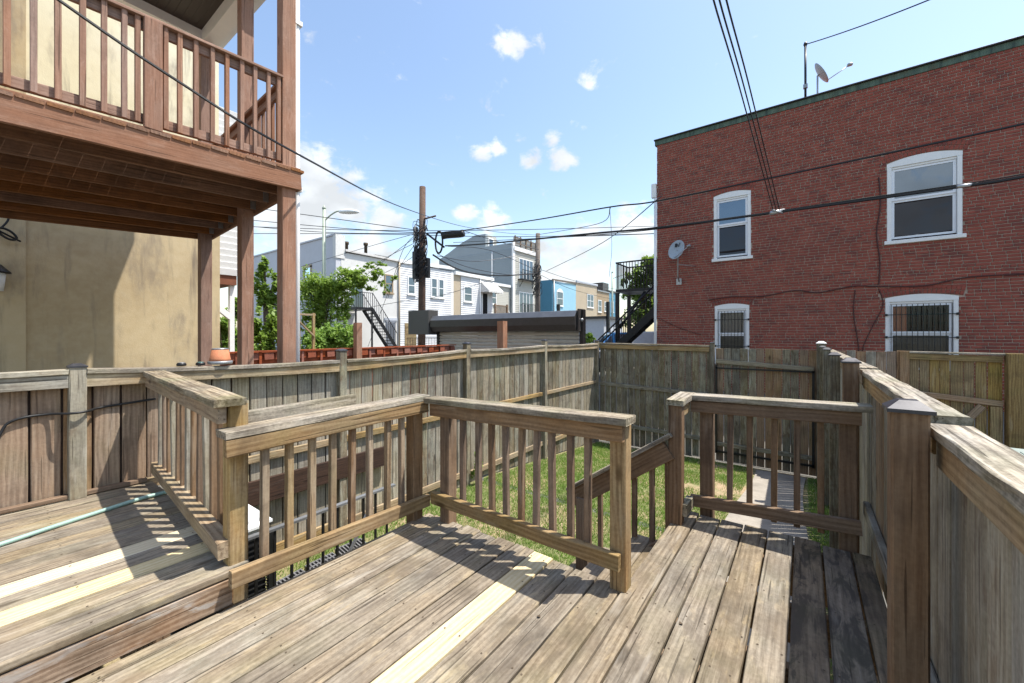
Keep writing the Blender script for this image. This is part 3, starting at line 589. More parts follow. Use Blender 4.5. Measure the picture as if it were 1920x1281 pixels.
while x<2.18:
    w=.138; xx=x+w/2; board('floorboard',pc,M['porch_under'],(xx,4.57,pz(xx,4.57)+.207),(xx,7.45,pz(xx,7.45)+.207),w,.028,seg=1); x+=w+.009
def fz(x): return pz(x,4.6)+.24
board('rail_top',pc,M['porch'],(-2.6,4.66,fz(-2.6)+.905),(2.03,4.66,fz(2.03)+.905),.085,.038,up=(0,-1,0),seg=4,jit=.001)
board('rail_cap',pc,M['porch'],(-2.6,4.65,fz(-2.6)+.962),(2.03,4.65,fz(2.03)+.962),.125,.028,seg=4,jit=.001)
board('rail_bottom',pc,M['porch'],(-2.6,4.66,fz(-2.6)+.09),(2.03,4.66,fz(2.03)+.09),.085,.038,up=(0,-1,0),seg=4,jit=.001)
for x in[-.95+.123*k for k in range(10)]+[.28,.40,.53,.65,.77,.853,1.04,1.14,1.26,1.39,1.51,1.64,1.76,1.89,1.99]:
    board('baluster',pc,M['porch'],(x,4.622,fz(x)+.04),(x,4.622,fz(x)+.95),.037,.037,up=(0,-1,0),seg=2,jit=.001)
def sz(y): return pz(2.15,y)+.24
board('rail_top',pc,M['porch'],(2.10,4.76,sz(4.76)+.91),(2.10,7.3,sz(7.3)+.91),.085,.038,up=(1,0,0)); board('rail_cap',pc,M['porch'],(2.10,4.76,sz(4.76)+.97),(2.10,7.3,sz(7.3)+.97),.12,.03); board('rail_bottom',pc,M['porch'],(2.10,4.76,sz(4.76)+.09),(2.10,7.3,sz(7.3)+.09),.085,.038,up=(1,0,0))
for k in range(19):
    y=4.86+.127*k; board('baluster',pc,M['porch'],(2.14,y,sz(y)+.05),(2.14,y,sz(y)+.94),.037,.037,up=(1,0,0))
box('ceiling',pc,M['soffit'],(-2.6,5.7,5.93),(2.06,7.30,5.97)); box('roof_beam',pc,M['white'],(2.06,5.55,5.74),(2.24,7.42,6.02)); box('fascia',pc,M['white'],(2.24,5.5,5.86),(2.36,7.44,6.10))
box('roof_beam',pc,M['white'],(-2.6,5.55,5.80),(2.06,5.70,6.02)); box('roof_beam',pc,M['white'],(-2.6,7.30,5.80),(2.06,7.42,6.02)); box('roof',pc,M['doorhood'],(-2.6,5.45,6.10),(2.38,7.46,6.16))
tube('downpipe',pc,M['white'],[(2.225,4.70,-1.05),(2.225,4.70,6.3)],.030,10)
for z in(3.0,4.9): box('pipe_bracket',pc,M['white'],(2.185,4.655,z),(2.268,4.71,z+.05))
# things on the stucco wall and the fence top
o=tube('coiled_cable',None,M['cable'],spline([(.31,8.44,3.2),(.305,8.44,2.9),(.25,8.43,2.76)]+[(.29+.075*math.cos(a),8.43-.004*i,2.67+.055*math.sin(a)-.04*math.cos(a)) for i,a in enumerate([2.6+.7*k for k in range(20)])]+[(.40,8.44,2.60)],4),.012); tag(o,'coil of black cable hanging on the shaded stucco wall','cable')
wl=root('wall_lamp','dark lantern wall lamp at the left edge of the stucco wall','lamp',(.14,8.4,2.1))
lathe('shade',wl,M['black'],[(.02,.16),(.05,.14),(.13,.05),(.135,.03),(.11,.03)],14,Matrix.Translation((.19,8.36,2.12))); lathe('glass',wl,M['acwhite'],[(.07,-.2),(.09,.02),(.085,.03)],12,Matrix.Translation((.19,8.36,2.12))); tube('bracket',wl,M['black'],[(.19,8.36,2.28),(.19,8.43,2.30),(.19,8.5,2.25)],.014)
fp=root('flower_pot','orange terracotta flower pot upside down on the fence cap','flower pot',(1.345,4.275,1.098))
PM=Matrix.Translation((1.345,4.275,1.0905)); lathe('pot_body',fp,M['terracotta'],[(.086,.025),(.078,.05),(.064,.13)],24,PM); lathe('rim',fp,M['greymetal'],[(.088,.0),(.094,.006),(.094,.026),(.086,.03)],24,PM); lathe('pot_base',fp,M['greymetal'],[(.064,.13),(.062,.142),(.05,.144)],24,PM)
for x,lab in((1.063,'small round black solar light on the fence cap, left one'),(1.195,'small round solar light with teal lens, beside the flower pot')):
    s_=root('solar_light',lab,'light',(x,4.26,1.09),'solar lights on the fence'); SMx=Matrix.Translation((x,4.262,1.0925-.02*(x-1)))
    lathe('lamp_base',s_,M['black'],[(.030,0),(.034,.004),(.034,.016),(.028,.026)],18,SMx); lathe('lens',s_,M['lens'] if x>1.1 else M['greymetal'],[(.027,.026),(.018,.03)],18,SMx)

# ------------------------------------------------------------------ under the deck: AC unit, iron railing, grates, hose
ac=root('ac_condenser','air conditioner condenser with white lid and black wire sides below the railing','air conditioner',(1.17,3.79,-1.02))
x0,x1,y0,y1=.90,1.44,3.44,4.10
box('base_pan',ac,M['greymetal'],(x0,y0,-1.02),(x1,y1,-.95),.02); box('coil',ac,M['dark'],(x0+.03,y0+.03,-.95),(x1-.03,y1-.03,-.20),.03); box('lid',ac,M['acwhite'],(x0-.012,y0-.012,-.20),(x1+.012,y1+.012,-.09),.045)
lathe('fan_grille',ac,M['greymetal'],[(.20,-.088),(.2,-.08),(.19,-.078),(.05,-.07)],24,Matrix.Translation(((x0+x1)/2,(y0+y1)/2,0)))
for k in range(17):
    z=-.24-.042*k; boxes('guard_wire',ac,M['black'],[((x0,y0,z),(x1,y0+.006,z+.008)),((x1-.006,y0,z),(x1,y1,z+.008))])
for (x,y) in((x0,y0),(x1-.03,y0),(x1-.03,y1-.03),(x0+.27,y0)): box('corner_strip',ac,M['black'],(x-.002,y-.002,-.95),(x+.03,y+.03,-.19))
ir=root('iron_railing','low black iron handrail with thin bars under the left railing','railing',(1.6,2.95,-1))
box('handrail',ir,M['greymetal'],(.95,2.94,.005),(2.25,2.98,.022)); 
for k in range(11):
    x=1.02+.115*k; box('bar',ir,M['black'],(x-.008,2.952,-1.1),(x+.008,2.968,.005))
tube('brace',ir,M['greymetal'],[(1.60,2.90,-.65),(1.93,2.90,-.12)],.014,5)
for k,(x,y,rz,lab) in enumerate(((1.80,3.80,.12,'black plastic drain grate on the ground nearest the air conditioner'),(2.13,3.84,.05,'black plastic drain grate lying between two others'),(2.46,3.88,-.05,'black slotted plastic grate farthest right, sunlit'))):
    V=[];F=[]
    def bb(lo,hi):
        n=len(V)
        for z in(lo[2],hi[2]):
            for a,b in((lo[0],lo[1]),(hi[0],lo[1]),(hi[0],hi[1]),(lo[0],hi[1])): V.append((a,b,z))
        F.extend([(n+3,n+2,n+1,n),(n+4,n+5,n+6,n+7)]+[(n+i,n+(i+1)%4,n+4+(i+1)%4,n+4+i) for i in range(4)])
    for q in range(9): bb((-.15+.0355*q,-.18,0),(-.138+.0355*q,.18,.05))
    for q in range(3 if k==2 else 7): bb((-.15,-.18+(.174 if k==2 else .058)*q,.002),(.15,-.165+(.174 if k==2 else .058)*q,.048))
    o=mesh('drain_grate',None,M['crate'],V,F,Matrix.Translation((x,y,gz(x,y)+.012))@Matrix.Rotation(rz,4,'Z')@Matrix.Rotation(.1,4,'X')); tag(o,lab,'grate','drain grates on the ground')
o=tube('garden_hose',None,M['hose'],spline([(-.9,3.32,.19),(-.4,3.45,.19),(.099,3.607,.19),(.3,3.678,.19),(.52,3.75,.19),(.68,3.80,.19),(.80,3.815,.19),(.90,3.82,.17),(.98,3.83,.0),(1.0,3.86,-.25)],8),.0135,10); tag(o,'pale green garden hose lying across the raised deck','hose')
# ------------------------------------------------------------------ beyond the fences: weave fence, roll door, bins
wf=root('basket_weave_fence','low red stained basket weave fence beyond the porch posts','fence',(6,9.5,-1.2))
board('cap_rail',wf,M['red_fence'],(2.6,9.5,.985),(9.7,9.5,1.005),.09,.03)
for z in(.80,.42,.04,-.34,-.72):
    for k in range(30):
        x=2.62+.236*k; board('weave_slat',wf,M['red_fence'],(x,9.485 if (k+round(z*5))%2 else 9.515,z+.075),(x+.19,9.485 if (k+round(z*5))%2 else 9.515,z+.085),.15,.02,up=(0,-1,0))
for k in range(16): box('upright',wf,M['red_fence'],(2.80+.45*k,9.485,-1.2),(2.85+.45*k,9.515,.97))
box('backing',wf,M['red_fence'],(2.6,9.56,-1.2),(9.7,9.58,.975))
o=vpost('fence_post',None,M['porch'],5.98,9.38,-1.1,1.66,.16); tag(o,'bare red brown post rising above the weave fence beside the iron stairs','post','bare posts')
o=vpost('fence_post',None,M['porch'],8.15,6.30,-1.2,1.70,.19); tag(o,'bare brown post standing in front of the roll up door','post','bare posts')
rd=root('roll_up_door','grey roll up door with dark barrel hood behind the fence corner','garage door',(10,7.8,-1.2))
for k in range(24):
    z=-1.1+.11*k; 
    V=[];F=[]; pr=[(0,0),(-.026,.016),(-.034,.055),(-.026,.092),(0,.108)]
    for y in(5.0,10.5):
        for a,b in pr: V.append((9.95+a,y,z+b))
    mesh('slat',rd,M['doormetal'],V,[(i,i+1,5+i+1,5+i) for i in range(4)])
oc=[(.0,1.50),(-.06,1.44),(-.28,1.47),(-.36,1.62),(-.36,1.84),(-.25,2.0),(.12,2.03),(.2,1.9),(.2,1.5)]
V=[(9.95+a,y,b) for y in(4.96,10.62) for a,b in oc]; n=len(oc); F=[(i,(i+1)%n,n+(i+1)%n,n+i) for i in range(n)]+[tuple(range(n-1,-1,-1)),tuple(range(n,2*n))]
mesh('hood',rd,M['doorhood'],V,F); V=[(9.95+a,y,b) for y in(4.958,10.622) for a,b in((-.366,1.842),(-.252,2.006),(.12,2.036))]; mesh('hood_top',rd,M['doorhood_top'],V,[(0,1,4,3),(1,2,5,4)])
box('guide_rail',rd,M['black'],(9.86,4.86,-1.2),(10.05,4.96,2.03)); box('guide_rail',rd,M['black'],(9.88,10.5,-1.2),(10.05,10.6,1.5)); box('end_plate',rd,M['doorhood'],(9.70,4.90,1.45),(10.1,4.94,2.05)); lathe('spindle',rd,M['greymetal'],[(.05,0),(.05,.05)],12,Matrix.Translation((9.85,4.90,1.75))@Matrix.Rotation(rad(90),4,'X'))
box('motor_box',rd,M['motor'],(9.55,10.66,1.36),(10.0,11.75,2.22)); 
bn=root('wheeled_bin','wheeled rubbish bin with grey green lid beyond the right fence','bin',(8.0,-2.15,-1.2))
Mb=Matrix.Translation((8.0,-2.2,-1.25))
def loft(name,par,mat,secs,Mx,bev=.0):
    V=[];F=[]
    for (hx,hy,z,ox) in secs:
        for sx,sy in((-1,-.8),(-.8,-1),(.8,-1),(1,-.8),(1,.8),(.8,1),(-.8,1),(-1,.8)): V.append((ox+sx*hx,sy*hy,z))
    for i in range(len(secs)-1):
        for k in range(8): F.append((i*8+k,i*8+(k+1)%8,i*8+8+(k+1)%8,i*8+8+k))
    F.append(tuple(range(7,-1,-1))); F.append(tuple((len(secs)-1)*8+k for k in range(8))); return mesh(name,par,mat,V,F,Mx,True)
loft('bin_body',bn,M['bin_body'],[(.24,.24,.05,0),(.30,.29,.9,0),(.33,.32,.92,0),(.33,.32,.98,0)],Mb); ldd=loft('lid',bn,M['bin'],[(.36,.35,.985,-.01),(.36,.35,1.02,-.01),(.31,.30,1.075,-.01),(.22,.2,1.10,-.01)],Mb)
boxes('lid_ridge',ldd,M['bin'],[((7.7,-2.24,-.19),(7.95,-2.22,-.14)),((7.7,-2.36,-.19),(7.95,-2.34,-.14)),((7.62,-2.42,-.25),(7.66,-1.98,-.2))])
for s in(-1,1): lathe('wheel',bn,M['tyre'],[(.10,-.02),(.10,.02)],14,Matrix.Translation((8.28,-2.2+.29*s,-1.14))@Matrix.Rotation(rad(90),4,'X'))
tl=root('yard_tool','yellow handled tool leaning on the fence at the right edge','tool',(9.4,-2.82,-1.3)); tube('shaft',tl,M['black'],[(9.32,-2.78,-1.3),(9.45,-2.74,.15)],.014); tube('grip',tl,M['yellow'],[(9.44,-2.743,.05),(9.47,-2.735,.36)],.032,8)

# ------------------------------------------------------------------ red brick building across the alley
BX=13.5
rb=root('brick_building','two storey red brick building with green coping on the right','building',(16,-2,-1.3))
YL,YR,ZB,ZT=3.95,-8.5,-1.3,7.62
WINS=[(2.247,1.261,3.66,5.56,.08,4.66,'upper'),(-1.65,-2.93,3.67,5.58,.11,4.66,'upper'),(2.218,1.302,.45,2.21,.07,1.36,'lower'),(-1.62,-2.87,.45,2.25,.08,1.38,'lower')]
ycut=sorted({YL,YR,*[w[0] for w in WINS],*[w[1] for w in WINS]}); zcut=sorted({ZB,ZT,*[w[2] for w in WINS],*[w[3] for w in WINS]})
V=[];F=[]
for i in range(len(ycut)-1):
    for j in range(len(zcut)-1):
        yc,zc=(ycut[i]+ycut[i+1])/2,(zcut[j]+zcut[j+1])/2
        if any(w[1]<yc<w[0] and w[2]<zc<w[3] for w in WINS): continue
        n=len(V); V+=[(BX+.013,ycut[i],zcut[j]),(BX+.013,ycut[i+1],zcut[j]),(BX+.013,ycut[i+1],zcut[j+1]),(BX+.013,ycut[i],zcut[j+1])]; F.append((n+3,n+2,n+1,n))
for w in WINS:      # reveals
    for (a,b) in(((w[0],w[2]),(w[0],w[3])),((w[1],w[3]),(w[1],w[2])),((w[0],w[3]),(w[1],w[3])),((w[1],w[2]),(w[0],w[2]))):
        n=len(V); V+=[(BX+.013,a[0],a[1]),(BX+.013,b[0],b[1]),(BX+.3,b[0],b[1]),(BX+.3,a[0],a[1])]; F.append((n,n+1,n+2,n+3))
mesh('mortar_bed',rb,M['mortar'],V,F)
boxes('shell',rb,M['brick'],[((BX+.015,YL-.25,ZB),(BX+14,YL-.003,ZT)),((BX+13.8,YR,ZB),(BX+14,YL-.25,ZT)),((BX+.02,YR,ZB),(BX+14,YR+.2,ZT)),((BX+.32,YR+.2,ZT-.3),(BX+13.8,YL-.25,ZT-.1)),((BX+.32,YR+.2,2.9),(BX+13.8,YL-.25,3.1)),((BX+3.0,YR+.2,ZB),(BX+3.1,YL-.25,ZT-.3))])
# coping: sheet metal with drip edge
board('coping',rb,M['copper'],(BX+.05,YL+.06,ZT+.075),(BX+.05,YR,ZT+.075),.15,.14,up=(-1,0,0),seg=12,jit=.004); board('coping_lip',rb,M['doorhood'],(BX+.06,YL+.08,ZT+.17),(BX+.06,YR,ZT+.17),.28,.03)
tube('downpipe',rb,M['white'],[(BX-.02,YL+.045,-1.2),(BX-.02,YL+.045,6.2)],.045,8); box('pipe_head',rb,M['white'],(BX-.08,YL+.01,5.9),(BX+.05,YL+.16,6.35))
def arcz(w,y):
    yc=(w[0]+w[1])/2; h=(w[0]-w[1])/2; return w[3]+w[4]*max(0,1-((y-yc)/h)**2)
BR=[]
rowz=ZB; row=0
while rowz<ZT-.02:
    header=(row%7==6); L0=.1075 if header else .215; off=(row%2)*(L0*.5)+R.uniform(-.02,.02)
    y=YR-off; 
    while y<YL:
        L1=L0+(R.choice([-.012,0,.012]) if not header else 0); a,b=y+.0075,y+L1-.0075; y+=L1
        a=max(a,YR); b=min(b,YL)
        segs=[(a,b)]
        for w in WINS:
            if w[2]-.07<rowz<w[3]+w[4]+.11:
                ns=[]
                for s0,s1 in segs:
                    if rowz>w[3]-.03:      # arch zone: clip where the arch ring (two header rows) sits
                        yc=(w[0]+w[1])/2; h=(w[0]-w[1])/2+.10; t=1-((rowz+.03-w[3]-.2)/(w[4]+.02)) if rowz+.03>w[3]+.2 else 1
                        hh=h*math.sqrt(max(0,t)); lo,hi=(yc-hh,yc+hh) if t>0 else (9,9)
                    else: lo,hi=w[1],w[0]
                    if s1<=lo or s0>=hi: ns.append((s0,s1)); continue
                    if s0<lo-.03: ns.append((s0,lo-.004))
                    if s1>hi+.03: ns.append((hi+.004,s1))
                segs=ns
        for s0,s1 in segs:
            if s1-s0>.03: BR.append((s0,s1,rowz+.0075,rowz+.0665))
    rowz+=.075; row+=1
def bkey(b):
    yc=(b[0]+b[1])/2; zc=b[2]; full=min(abs(b[1]-b[0]-q) for q in(.188,.2,.212))<.001
    return (0 if full and -3.7<yc<3.9 and 1.5<zc<7.6 else 1, yc**2*0+abs(yc+3.3)+abs(zc-2.6)*.7)
BR.sort(key=bkey)
def brickmesh(L,H,D=.016,c=.005):
    V=[(0,-L/2+c,-H/2+c),(0,L/2-c,-H/2+c),(0,L/2-c,H/2-c),(0,-L/2+c,H/2-c),(c,-L/2,-H/2),(c,L/2,-H/2),(c,L/2,H/2),(c,-L/2,H/2),(D,-L/2,-H/2),(D,L/2,-H/2),(D,L/2,H/2),(D,-L/2,H/2)]
    F=[(3,2,1,0)]+[(i,(i+1)%4,4+(i+1)%4,4+i) for i in range(4)]+[(4+i,4+(i+1)%4,8+(i+1)%4,8+i) for i in range(4)]; return V,F
bm_={}; rest=[]
for i,b in enumerate(BR):
    kl=round(b[1]-b[0],3)
    if i<300 and kl in(.188,.2,.212):
        if kl not in bm_:
            V,F=brickmesh(kl,.059); bm_[kl]=bpy.data.meshes.new('brick'); bm_[kl].from_pydata(V,[],F); bm_[kl].materials.append(M['brick'])
        link('brick',bm_[kl],rb,Matrix.Translation((BX-R.uniform(0,.004),(b[0]+b[1])/2,(b[2]+b[3])/2))@Matrix.Rotation(R.uniform(-.006,.006),4,'X'),None)
    else: rest.append(b)
V=[];F=[]
for b in rest:
    v,f=brickmesh(b[1]-b[0],b[3]-b[2]); n=len(V); dx=-R.uniform(0,.005); a=R.uniform(-.006,.006); yc,zc=(b[0]+b[1])/2,(b[2]+b[3])/2
    V+=[(BX+dx+x,yc+y-a*z,zc+z+a*y) for x,y,z in v]; F+=[tuple(n+k for k in q) for q in f]
o=mesh('brickwork',rb,M['brick'],V,F); o['kind']='stuff'
# arch rings, windows
V=[];F=[]
for w in WINS:
    yc=(w[0]+w[1])/2; h=(w[0]-w[1])/2+.07; s=w[4]; Rr=(h*h+s*s)/(2*s); cz=w[3]+s-Rr; a0=math.asin(h/Rr)
    for ring in(0,1):
        rm=Rr+.058+ring*.108; nb=max(6,int(2*a0*rm/.074))
        for k in range(nb):
            a=-a0+2*a0*(k+.5)/nb; v,f=brickmesh(2*a0*rm/nb-.010,.098,.022); n=len(V)
            for x,y,z in v: V.append((BX-.004+x,yc+math.sin(a)*(rm+z)+math.cos(a)*y,cz+math.cos(a)*(rm+z)-math.sin(a)*y))
            F+=[tuple(n+q for q in g) for g in f]
o=mesh('arch_bricks',rb,M['brick'],V,F); o['kind']='stuff'
for wi,w in enumerate(WINS):
    yl,yr,z0,z1,s,zm,kind=w; up=kind=='upper'
    V=[];F=[];ns=14       # casing head with curved top
    for k in range(ns+1):
        y=yr+(yl-yr)*k/ns; V+=[(BX+.004,y,z1-.09),(BX+.004,y,arcz(w,y)),(BX+.06,y,z1-.09),(BX+.06,y,arcz(w,y))]
    for k in range(ns): a=k*4;b=a+4; F+=[(a,a+1,b+1,b),(a+2,b+2,b+3,a+3),(a,b,b+2,a+2),(a+1,a+3,b+3,b+1)]
    wn=mesh('window',rb,M['white'],V,F)
    for ya,yb in((yl-.085,yl-.002),(yr+.002,yr+.085)): box('casing',wn,M['white'],(BX+.006,ya,z0),(BX+.09,yb,z1-.09),.006)
    box('head_trim',wn,M['white'],(BX+.03,yr+.085,z1-.145),(BX+.10,yl-.085,z1-.092),.005)
    ya,yb,za,zb=yr+.09,yl-.09,z0+.05,z1-.15
    fr_=[]
    for (p,q,xo) in((zm,zb,.05),(za,zm,.075)):
        fr_+=[((BX+xo,ya,p),(BX+xo+.03,ya+.055,q)),((BX+xo,yb-.055,p),(BX+xo+.03,yb,q)),((BX+xo,ya+.055,p),(BX+xo+.03,yb-.055,p+.05)),((BX+xo,ya+.055,q-.05),(BX+xo+.03,yb-.055,q))]
    boxes('sash',wn,M['white_vinyl'],fr_)
    gm=M['glass'] if up else M['glass_clear']
    for (p,q,xo) in((zm,zb,.066),(za,zm,.091)): mesh('pane',wn,gm if xo<.08 or not up else M['glass_screen'],[(BX+xo,ya+.05,p+.04),(BX+xo,yb-.05,p+.04),(BX+xo,yb-.05,q-.04),(BX+xo,ya+.05,q-.04)],[(0,3,2,1)])
    if up: box('sill',wn,M['white'],(BX-.05,yr-.05,z0-.09),(BX+.10,yl+.05,z0+.0),.008)
    else:
        bars=[((BX-.035,y_,z0-.1),(BX-.023,y_+.012,z1-.16)) for y_ in [yr+.11+((yl-yr)-.22)*k/(8 if wi==2 else 11) for k in range(9 if wi==2 else 12)]]
        bars+=[((BX-.038,yr+.01,z),(BX-.021,yl-.01,z+.018)) for z in(z1-.42,z0+.55 if wi==2 else zm-.1,z0)]
        bars+=[((BX-.04,y_,z-.02),(BX+.01,y_+.04,z+.035)) for y_ in(yr+.0,yl-.04) for z in(z1-.42,z0+.55 if wi==2 else zm-.1)]
        boxes('security_bars',wn,M['black'],bars)
        if wi==2:
            V=[];F=[]; 
            for k in range(61):
                y_=ya+.03+(yb-ya-.06)*k/60; x_=BX+.20+.025*math.sin(k*1.15)+.01*math.sin(k*.37); V+=[(x_,y_,zm-.02),(x_,y_,zb)]
            F=[(2*k,2*k+1,2*k+3,2*k+2) for k in range(60)]; mesh('curtain',wn,M['curtain'],V,F)
        else:
            V=[];F=[]
            for k in range(21):
                y_=ya+.75+(yb-ya-.80)*k/20*1.0; x_=BX+.19+.012*math.sin(k*1.3); V+=[(x_,y_,zm),(x_,y_,zb)]
            mesh('curtain',wn,M['drape'],V,[(2*k,2*k+1,2*k+3,2*k+2) for k in range(20)])
        box('window_shade',wn,M['shade'],(BX+.15,ya,za),(BX+.17,yb,zm-.05))
# cables on the wall
def wallcable(pts,r=.012,lab=None,name='wall_cable'):
    o=tube(name,None,M['cable_red'],spline([(BX-.02,y,z) for y,z in pts],5),r,5); tag(o,lab,'cable','cables on the brick wall')
wallcable([(3.9,1.9),(3.2,1.55),(2.6,1.35)],.008,'thin cable slanting down the left end of the brick wall')
wallcable([(2.4,2.42),(1.75,2.48),(1.0,2.45),(.4,2.55),(.1,2.56),(-.3,2.48),(-1.0,2.6),(-1.5,2.56),(-2.3,2.52),(-3.0,2.66),(-4,2.66),(-6,2.6)],.015,'long dark cable running sideways across the brick wall above the lower windows')
wallcable([(-1.50,5.3),(-1.53,4.6),(-1.46,3.9),(-1.52,3.2),(-1.5,2.6)],.014,'dark upright cable on bricks beside the large upper window')
wallcable([(-1.05,2.5),(-1.02,1.9),(-1.1,1.2),(-1.12,.9)],.011,'looping cable hanging below the long sideways cable, left strand')
wallcable([(-1.5,2.5),(-1.58,2.1),(-1.4,1.6),(-1.22,1.1),(-1.18,.8)],.010,'looping cable hanging below the long sideways cable, right strand')
# satellite dishes
def dish(name,lab,loc,fac,back,arm,logo):
    d_=root(name,lab,'satellite dish',loc,'satellite dishes'); c=Vector(loc); f=Vector(fac).normalized()
    q=f.to_track_quat('Z','Y').to_matrix().to_4x4(); Mx=Matrix.Translation(c)@q
    pr=[(0,-.055),(.09,-.05),(.18,-.036),(.26,-.012),(.30,.004),(.306,.0),(.26,-.022),(.18,-.046),(.09,-.06),(0,-.066)]
    V=[];F=[];n=26
    for r_,z in pr:
        for k in range(n): V.append((.86*r_*math.cos(2*math.pi*k/n),1.06*r_*math.sin(2*math.pi*k/n),z))
    for i in range(len(pr)-1):
        for k in range(n): F.append((i*n+k,i*n+(k+1)%n,(i+1)*n+(k+1)%n,(i+1)*n+k))
    rf=mesh('reflector',d_,M['dish'],V,F,Mx,True)
    if logo:
        def lt(x,y): return (x,y,-.030+.5*(x*x+y*y))
        polys=[[(-.03,.10),(-.03,.22),(.02,.22),(.065,.185),(.065,.135),(.02,.10)],[(.075,.10),(.10,.10),(.14,.22),(.11,.22)]]
        V=[];F=[]
        for pl in polys: k=len(V); V+=[lt(x-.05,y) for x,y in pl]; F.append(tuple(range(k,k+len(pl))))
        mesh('logo',rf,M['black'],V,F,Mx)
    u=Mx@Vector((0,-.28,0)); tip=c+Vector(arm); tube('feed_arm',d_,M['galv'],[u,tip],.012,6); 
    lathe('receiver',d_,M['greymetal'],[(.03,-.05),(.045,-.03),(.045,.05),(.02,.07)],12,Matrix.Translation(tip)@(c-tip).to_track_quat('Z','Y').to_matrix().to_4x4())
    b=Vector(back); m1=c-f*.10; tube('mast',d_,M['galv'],[c-f*.05,m1,Vector((m1.x,m1.y,b.z+.15)),b],.022,8); return d_
d1=dish('satellite_dish','grey satellite dish mounted on the brick wall near its left corner',(13.02,3.22,4.0),(-.85,.24,.30),(13.49,3.25,3.05),(-.22,-.42,.02),True)
box('wall_plate',d1,M['galv'],(13.47,3.17,2.95),(13.497,3.33,3.15)); tube('strut',d1,M['galv'],[(13.12,3.22,3.55),(13.49,2.75,3.5)],.010)
dish('satellite_dish','pale satellite dish seen edge on above the roof coping',(14.0,-.38,8.62),(.04,-.88,.47),(14.0,-.10,7.82),(.12,-.62,.05),False)
mt=root('service_mast','thin black pipe mast with cable on the roof edge','mast',(13.6,-.02,7.6)); tube('pipe',mt,M['black'],[(13.55,-.02,7.75),(13.55,-.02,9.3)],.028,8); lathe('weatherhead',mt,M['black'],[(.03,-.05),(.05,0),(.03,.06)],10,Matrix.Translation((13.55,-.02,9.3))); box('clamp',mt,M['greymetal'],(13.51,-.07,8.1),(13.59,.03,8.2))

# ------------------------------------------------------------------ houses beyond (facades along X at Y = 24.3)
YH=24.3
def win(par,x0,x1,z0,z1,y=YH,bars=1,fm='white',gm='glass_far',arch=0,vert=0):
    f=[((x0-.09,y-.06,z0-.09),(x0,y+.02,z1+.09)),((x1,y-.06,z0-.09),(x1+.09,y+.02,z1+.09)),((x0,y-.06,z1),(x1,y+.02,z1+.09)),((x0,y-.06,z0-.09),(x1,y+.02,z0))]
    for k in range(bars): z=z0+(z1-z0)*(k+1)/(bars+1); f.append(((x0,y-.05,z-.03),(x1,y+.02,z+.03)))
    for k in range(vert): x=x0+(x1-x0)*(k+1)/(vert+1); f.append(((x-.04,y-.055,z0),(x+.04,y+.02,z1)))
    wn=boxes('window',par,M[fm],f); box('pane',wn,M[gm],(x0,y-.03,z0),(x1,y-.02,z1)); box('sill',wn,M[fm],(x0-.14,y-.12,z0-.17),(x1+.14,y-.001,z0-.091))
    if arch:
        V=[];F=[];n=10
        for k in range(n+1):
            x=x0-.09+(x1-x0+.18)*k/n; V+=[(x,y-.055,z1+.09),(x,y-.055,z1+.092+arch*(1-(2*k/n-1)**2))]
        mesh('arch_panel',wn,M[fm],V,[(2*k,2*k+2,2*k+3,2*k+1) for k in range(n)])
    return wn
h1=root('white_house','white painted brick house with grey side wall and iron stairs','house',(16.5,30,.3))
box('wall',h1,M['wb'],(14.3,YH,-.6),(18.85,37.8,6.72)); box('side_wall',h1,M['wb_grey'],(13.95,YH+.02,-.6),(14.298,37.8,7.75)); box('parapet',h1,M['wb'],(13.9,YH-.04,6.3),(14.55,YH+.3,7.82)); box('coping',h1,M['wb_grey'],(13.88,YH,7.76),(14.34,37.8,7.86))
board('gutter',h1,M['awning'],(14.55,YH-.08,6.86),(18.9,YH-.08,6.80),.16,.14); box('roof',h1,M['doorhood'],(14.5,YH+.05,6.722),(18.8,37.5,6.80))
for x,h in((15.4,7.75),(16.9,7.95)): lathe('vent_pipe',h1,M['bark'],[(.11,6.8),(.11,h-.2),(.16,h-.18),(.16,h)],10,Matrix.Translation((x,YH+1.2,0)))
box('roof_hatch',h1,M['doorhood'],(17.4,YH+.8,6.8),(18.6,YH+2,7.15))
win(h1,17.70,18.25,4.45,5.6,fm='tan_d'); win(h1,14.85,15.55,4.9,5.55,arch=.22); dr=box('door',h1,M['glass_far'],(15.0,YH-.03,3.05),(15.85,YH+.02,4.6)); box('door_frame',dr,M['white'],(14.9,YH-.05,3.0),(15.0,YH,4.7))
d2=box('door',h1,M['light_panel'],(17.75,YH-.04,.4),(18.55,YH+.02,2.35)); boxes('door_bars',d2,M['black'],[((17.78+.09*k,YH-.08,.4),(17.80+.09*k,YH-.06,2.3)) for k in range(9)]); box('lintel',d2,M['light_panel'],(17.6,YH-.06,2.36),(18.7,YH,2.56))
box('door',h1,M['dark'],(14.75,YH-.03,.3),(15.6,YH+.02,2.0)); tube('downpipe',h1,M['tan'],[(18.85,YH-.1,.3),(18.85,YH-.1,6.7)],.06,8)
win(h1,14.0,14.4,1,1.2,y=YH+20) if False else None
V=[(13.93,y,z) for y,z in((27.5,5.1),(28.3,5.1),(28.3,6.0),(27.5,6.0))]; sw=mesh('window',h1,M['glass_far'],V,[(0,1,2,3)]); boxes('frame',sw,M['tan'],[((13.88,27.35,4.95),(13.95,27.5,6.1)),((13.88,28.3,4.95),(13.95,28.45,6.1)),((13.88,27.35,6.0),(13.95,28.45,6.2)),((13.88,27.35,4.9),(13.95,28.45,5.08))])
st=root('iron_stairs','black iron stairs with landing on the white house','stairs',(15.5,22.9,.3))
box('landing',st,M['black'],(14.1,22.3,2.92),(15.35,24.2,3.06))
A=Vector((15.3,0,3.0)); B=Vector((17.2,0,.45))
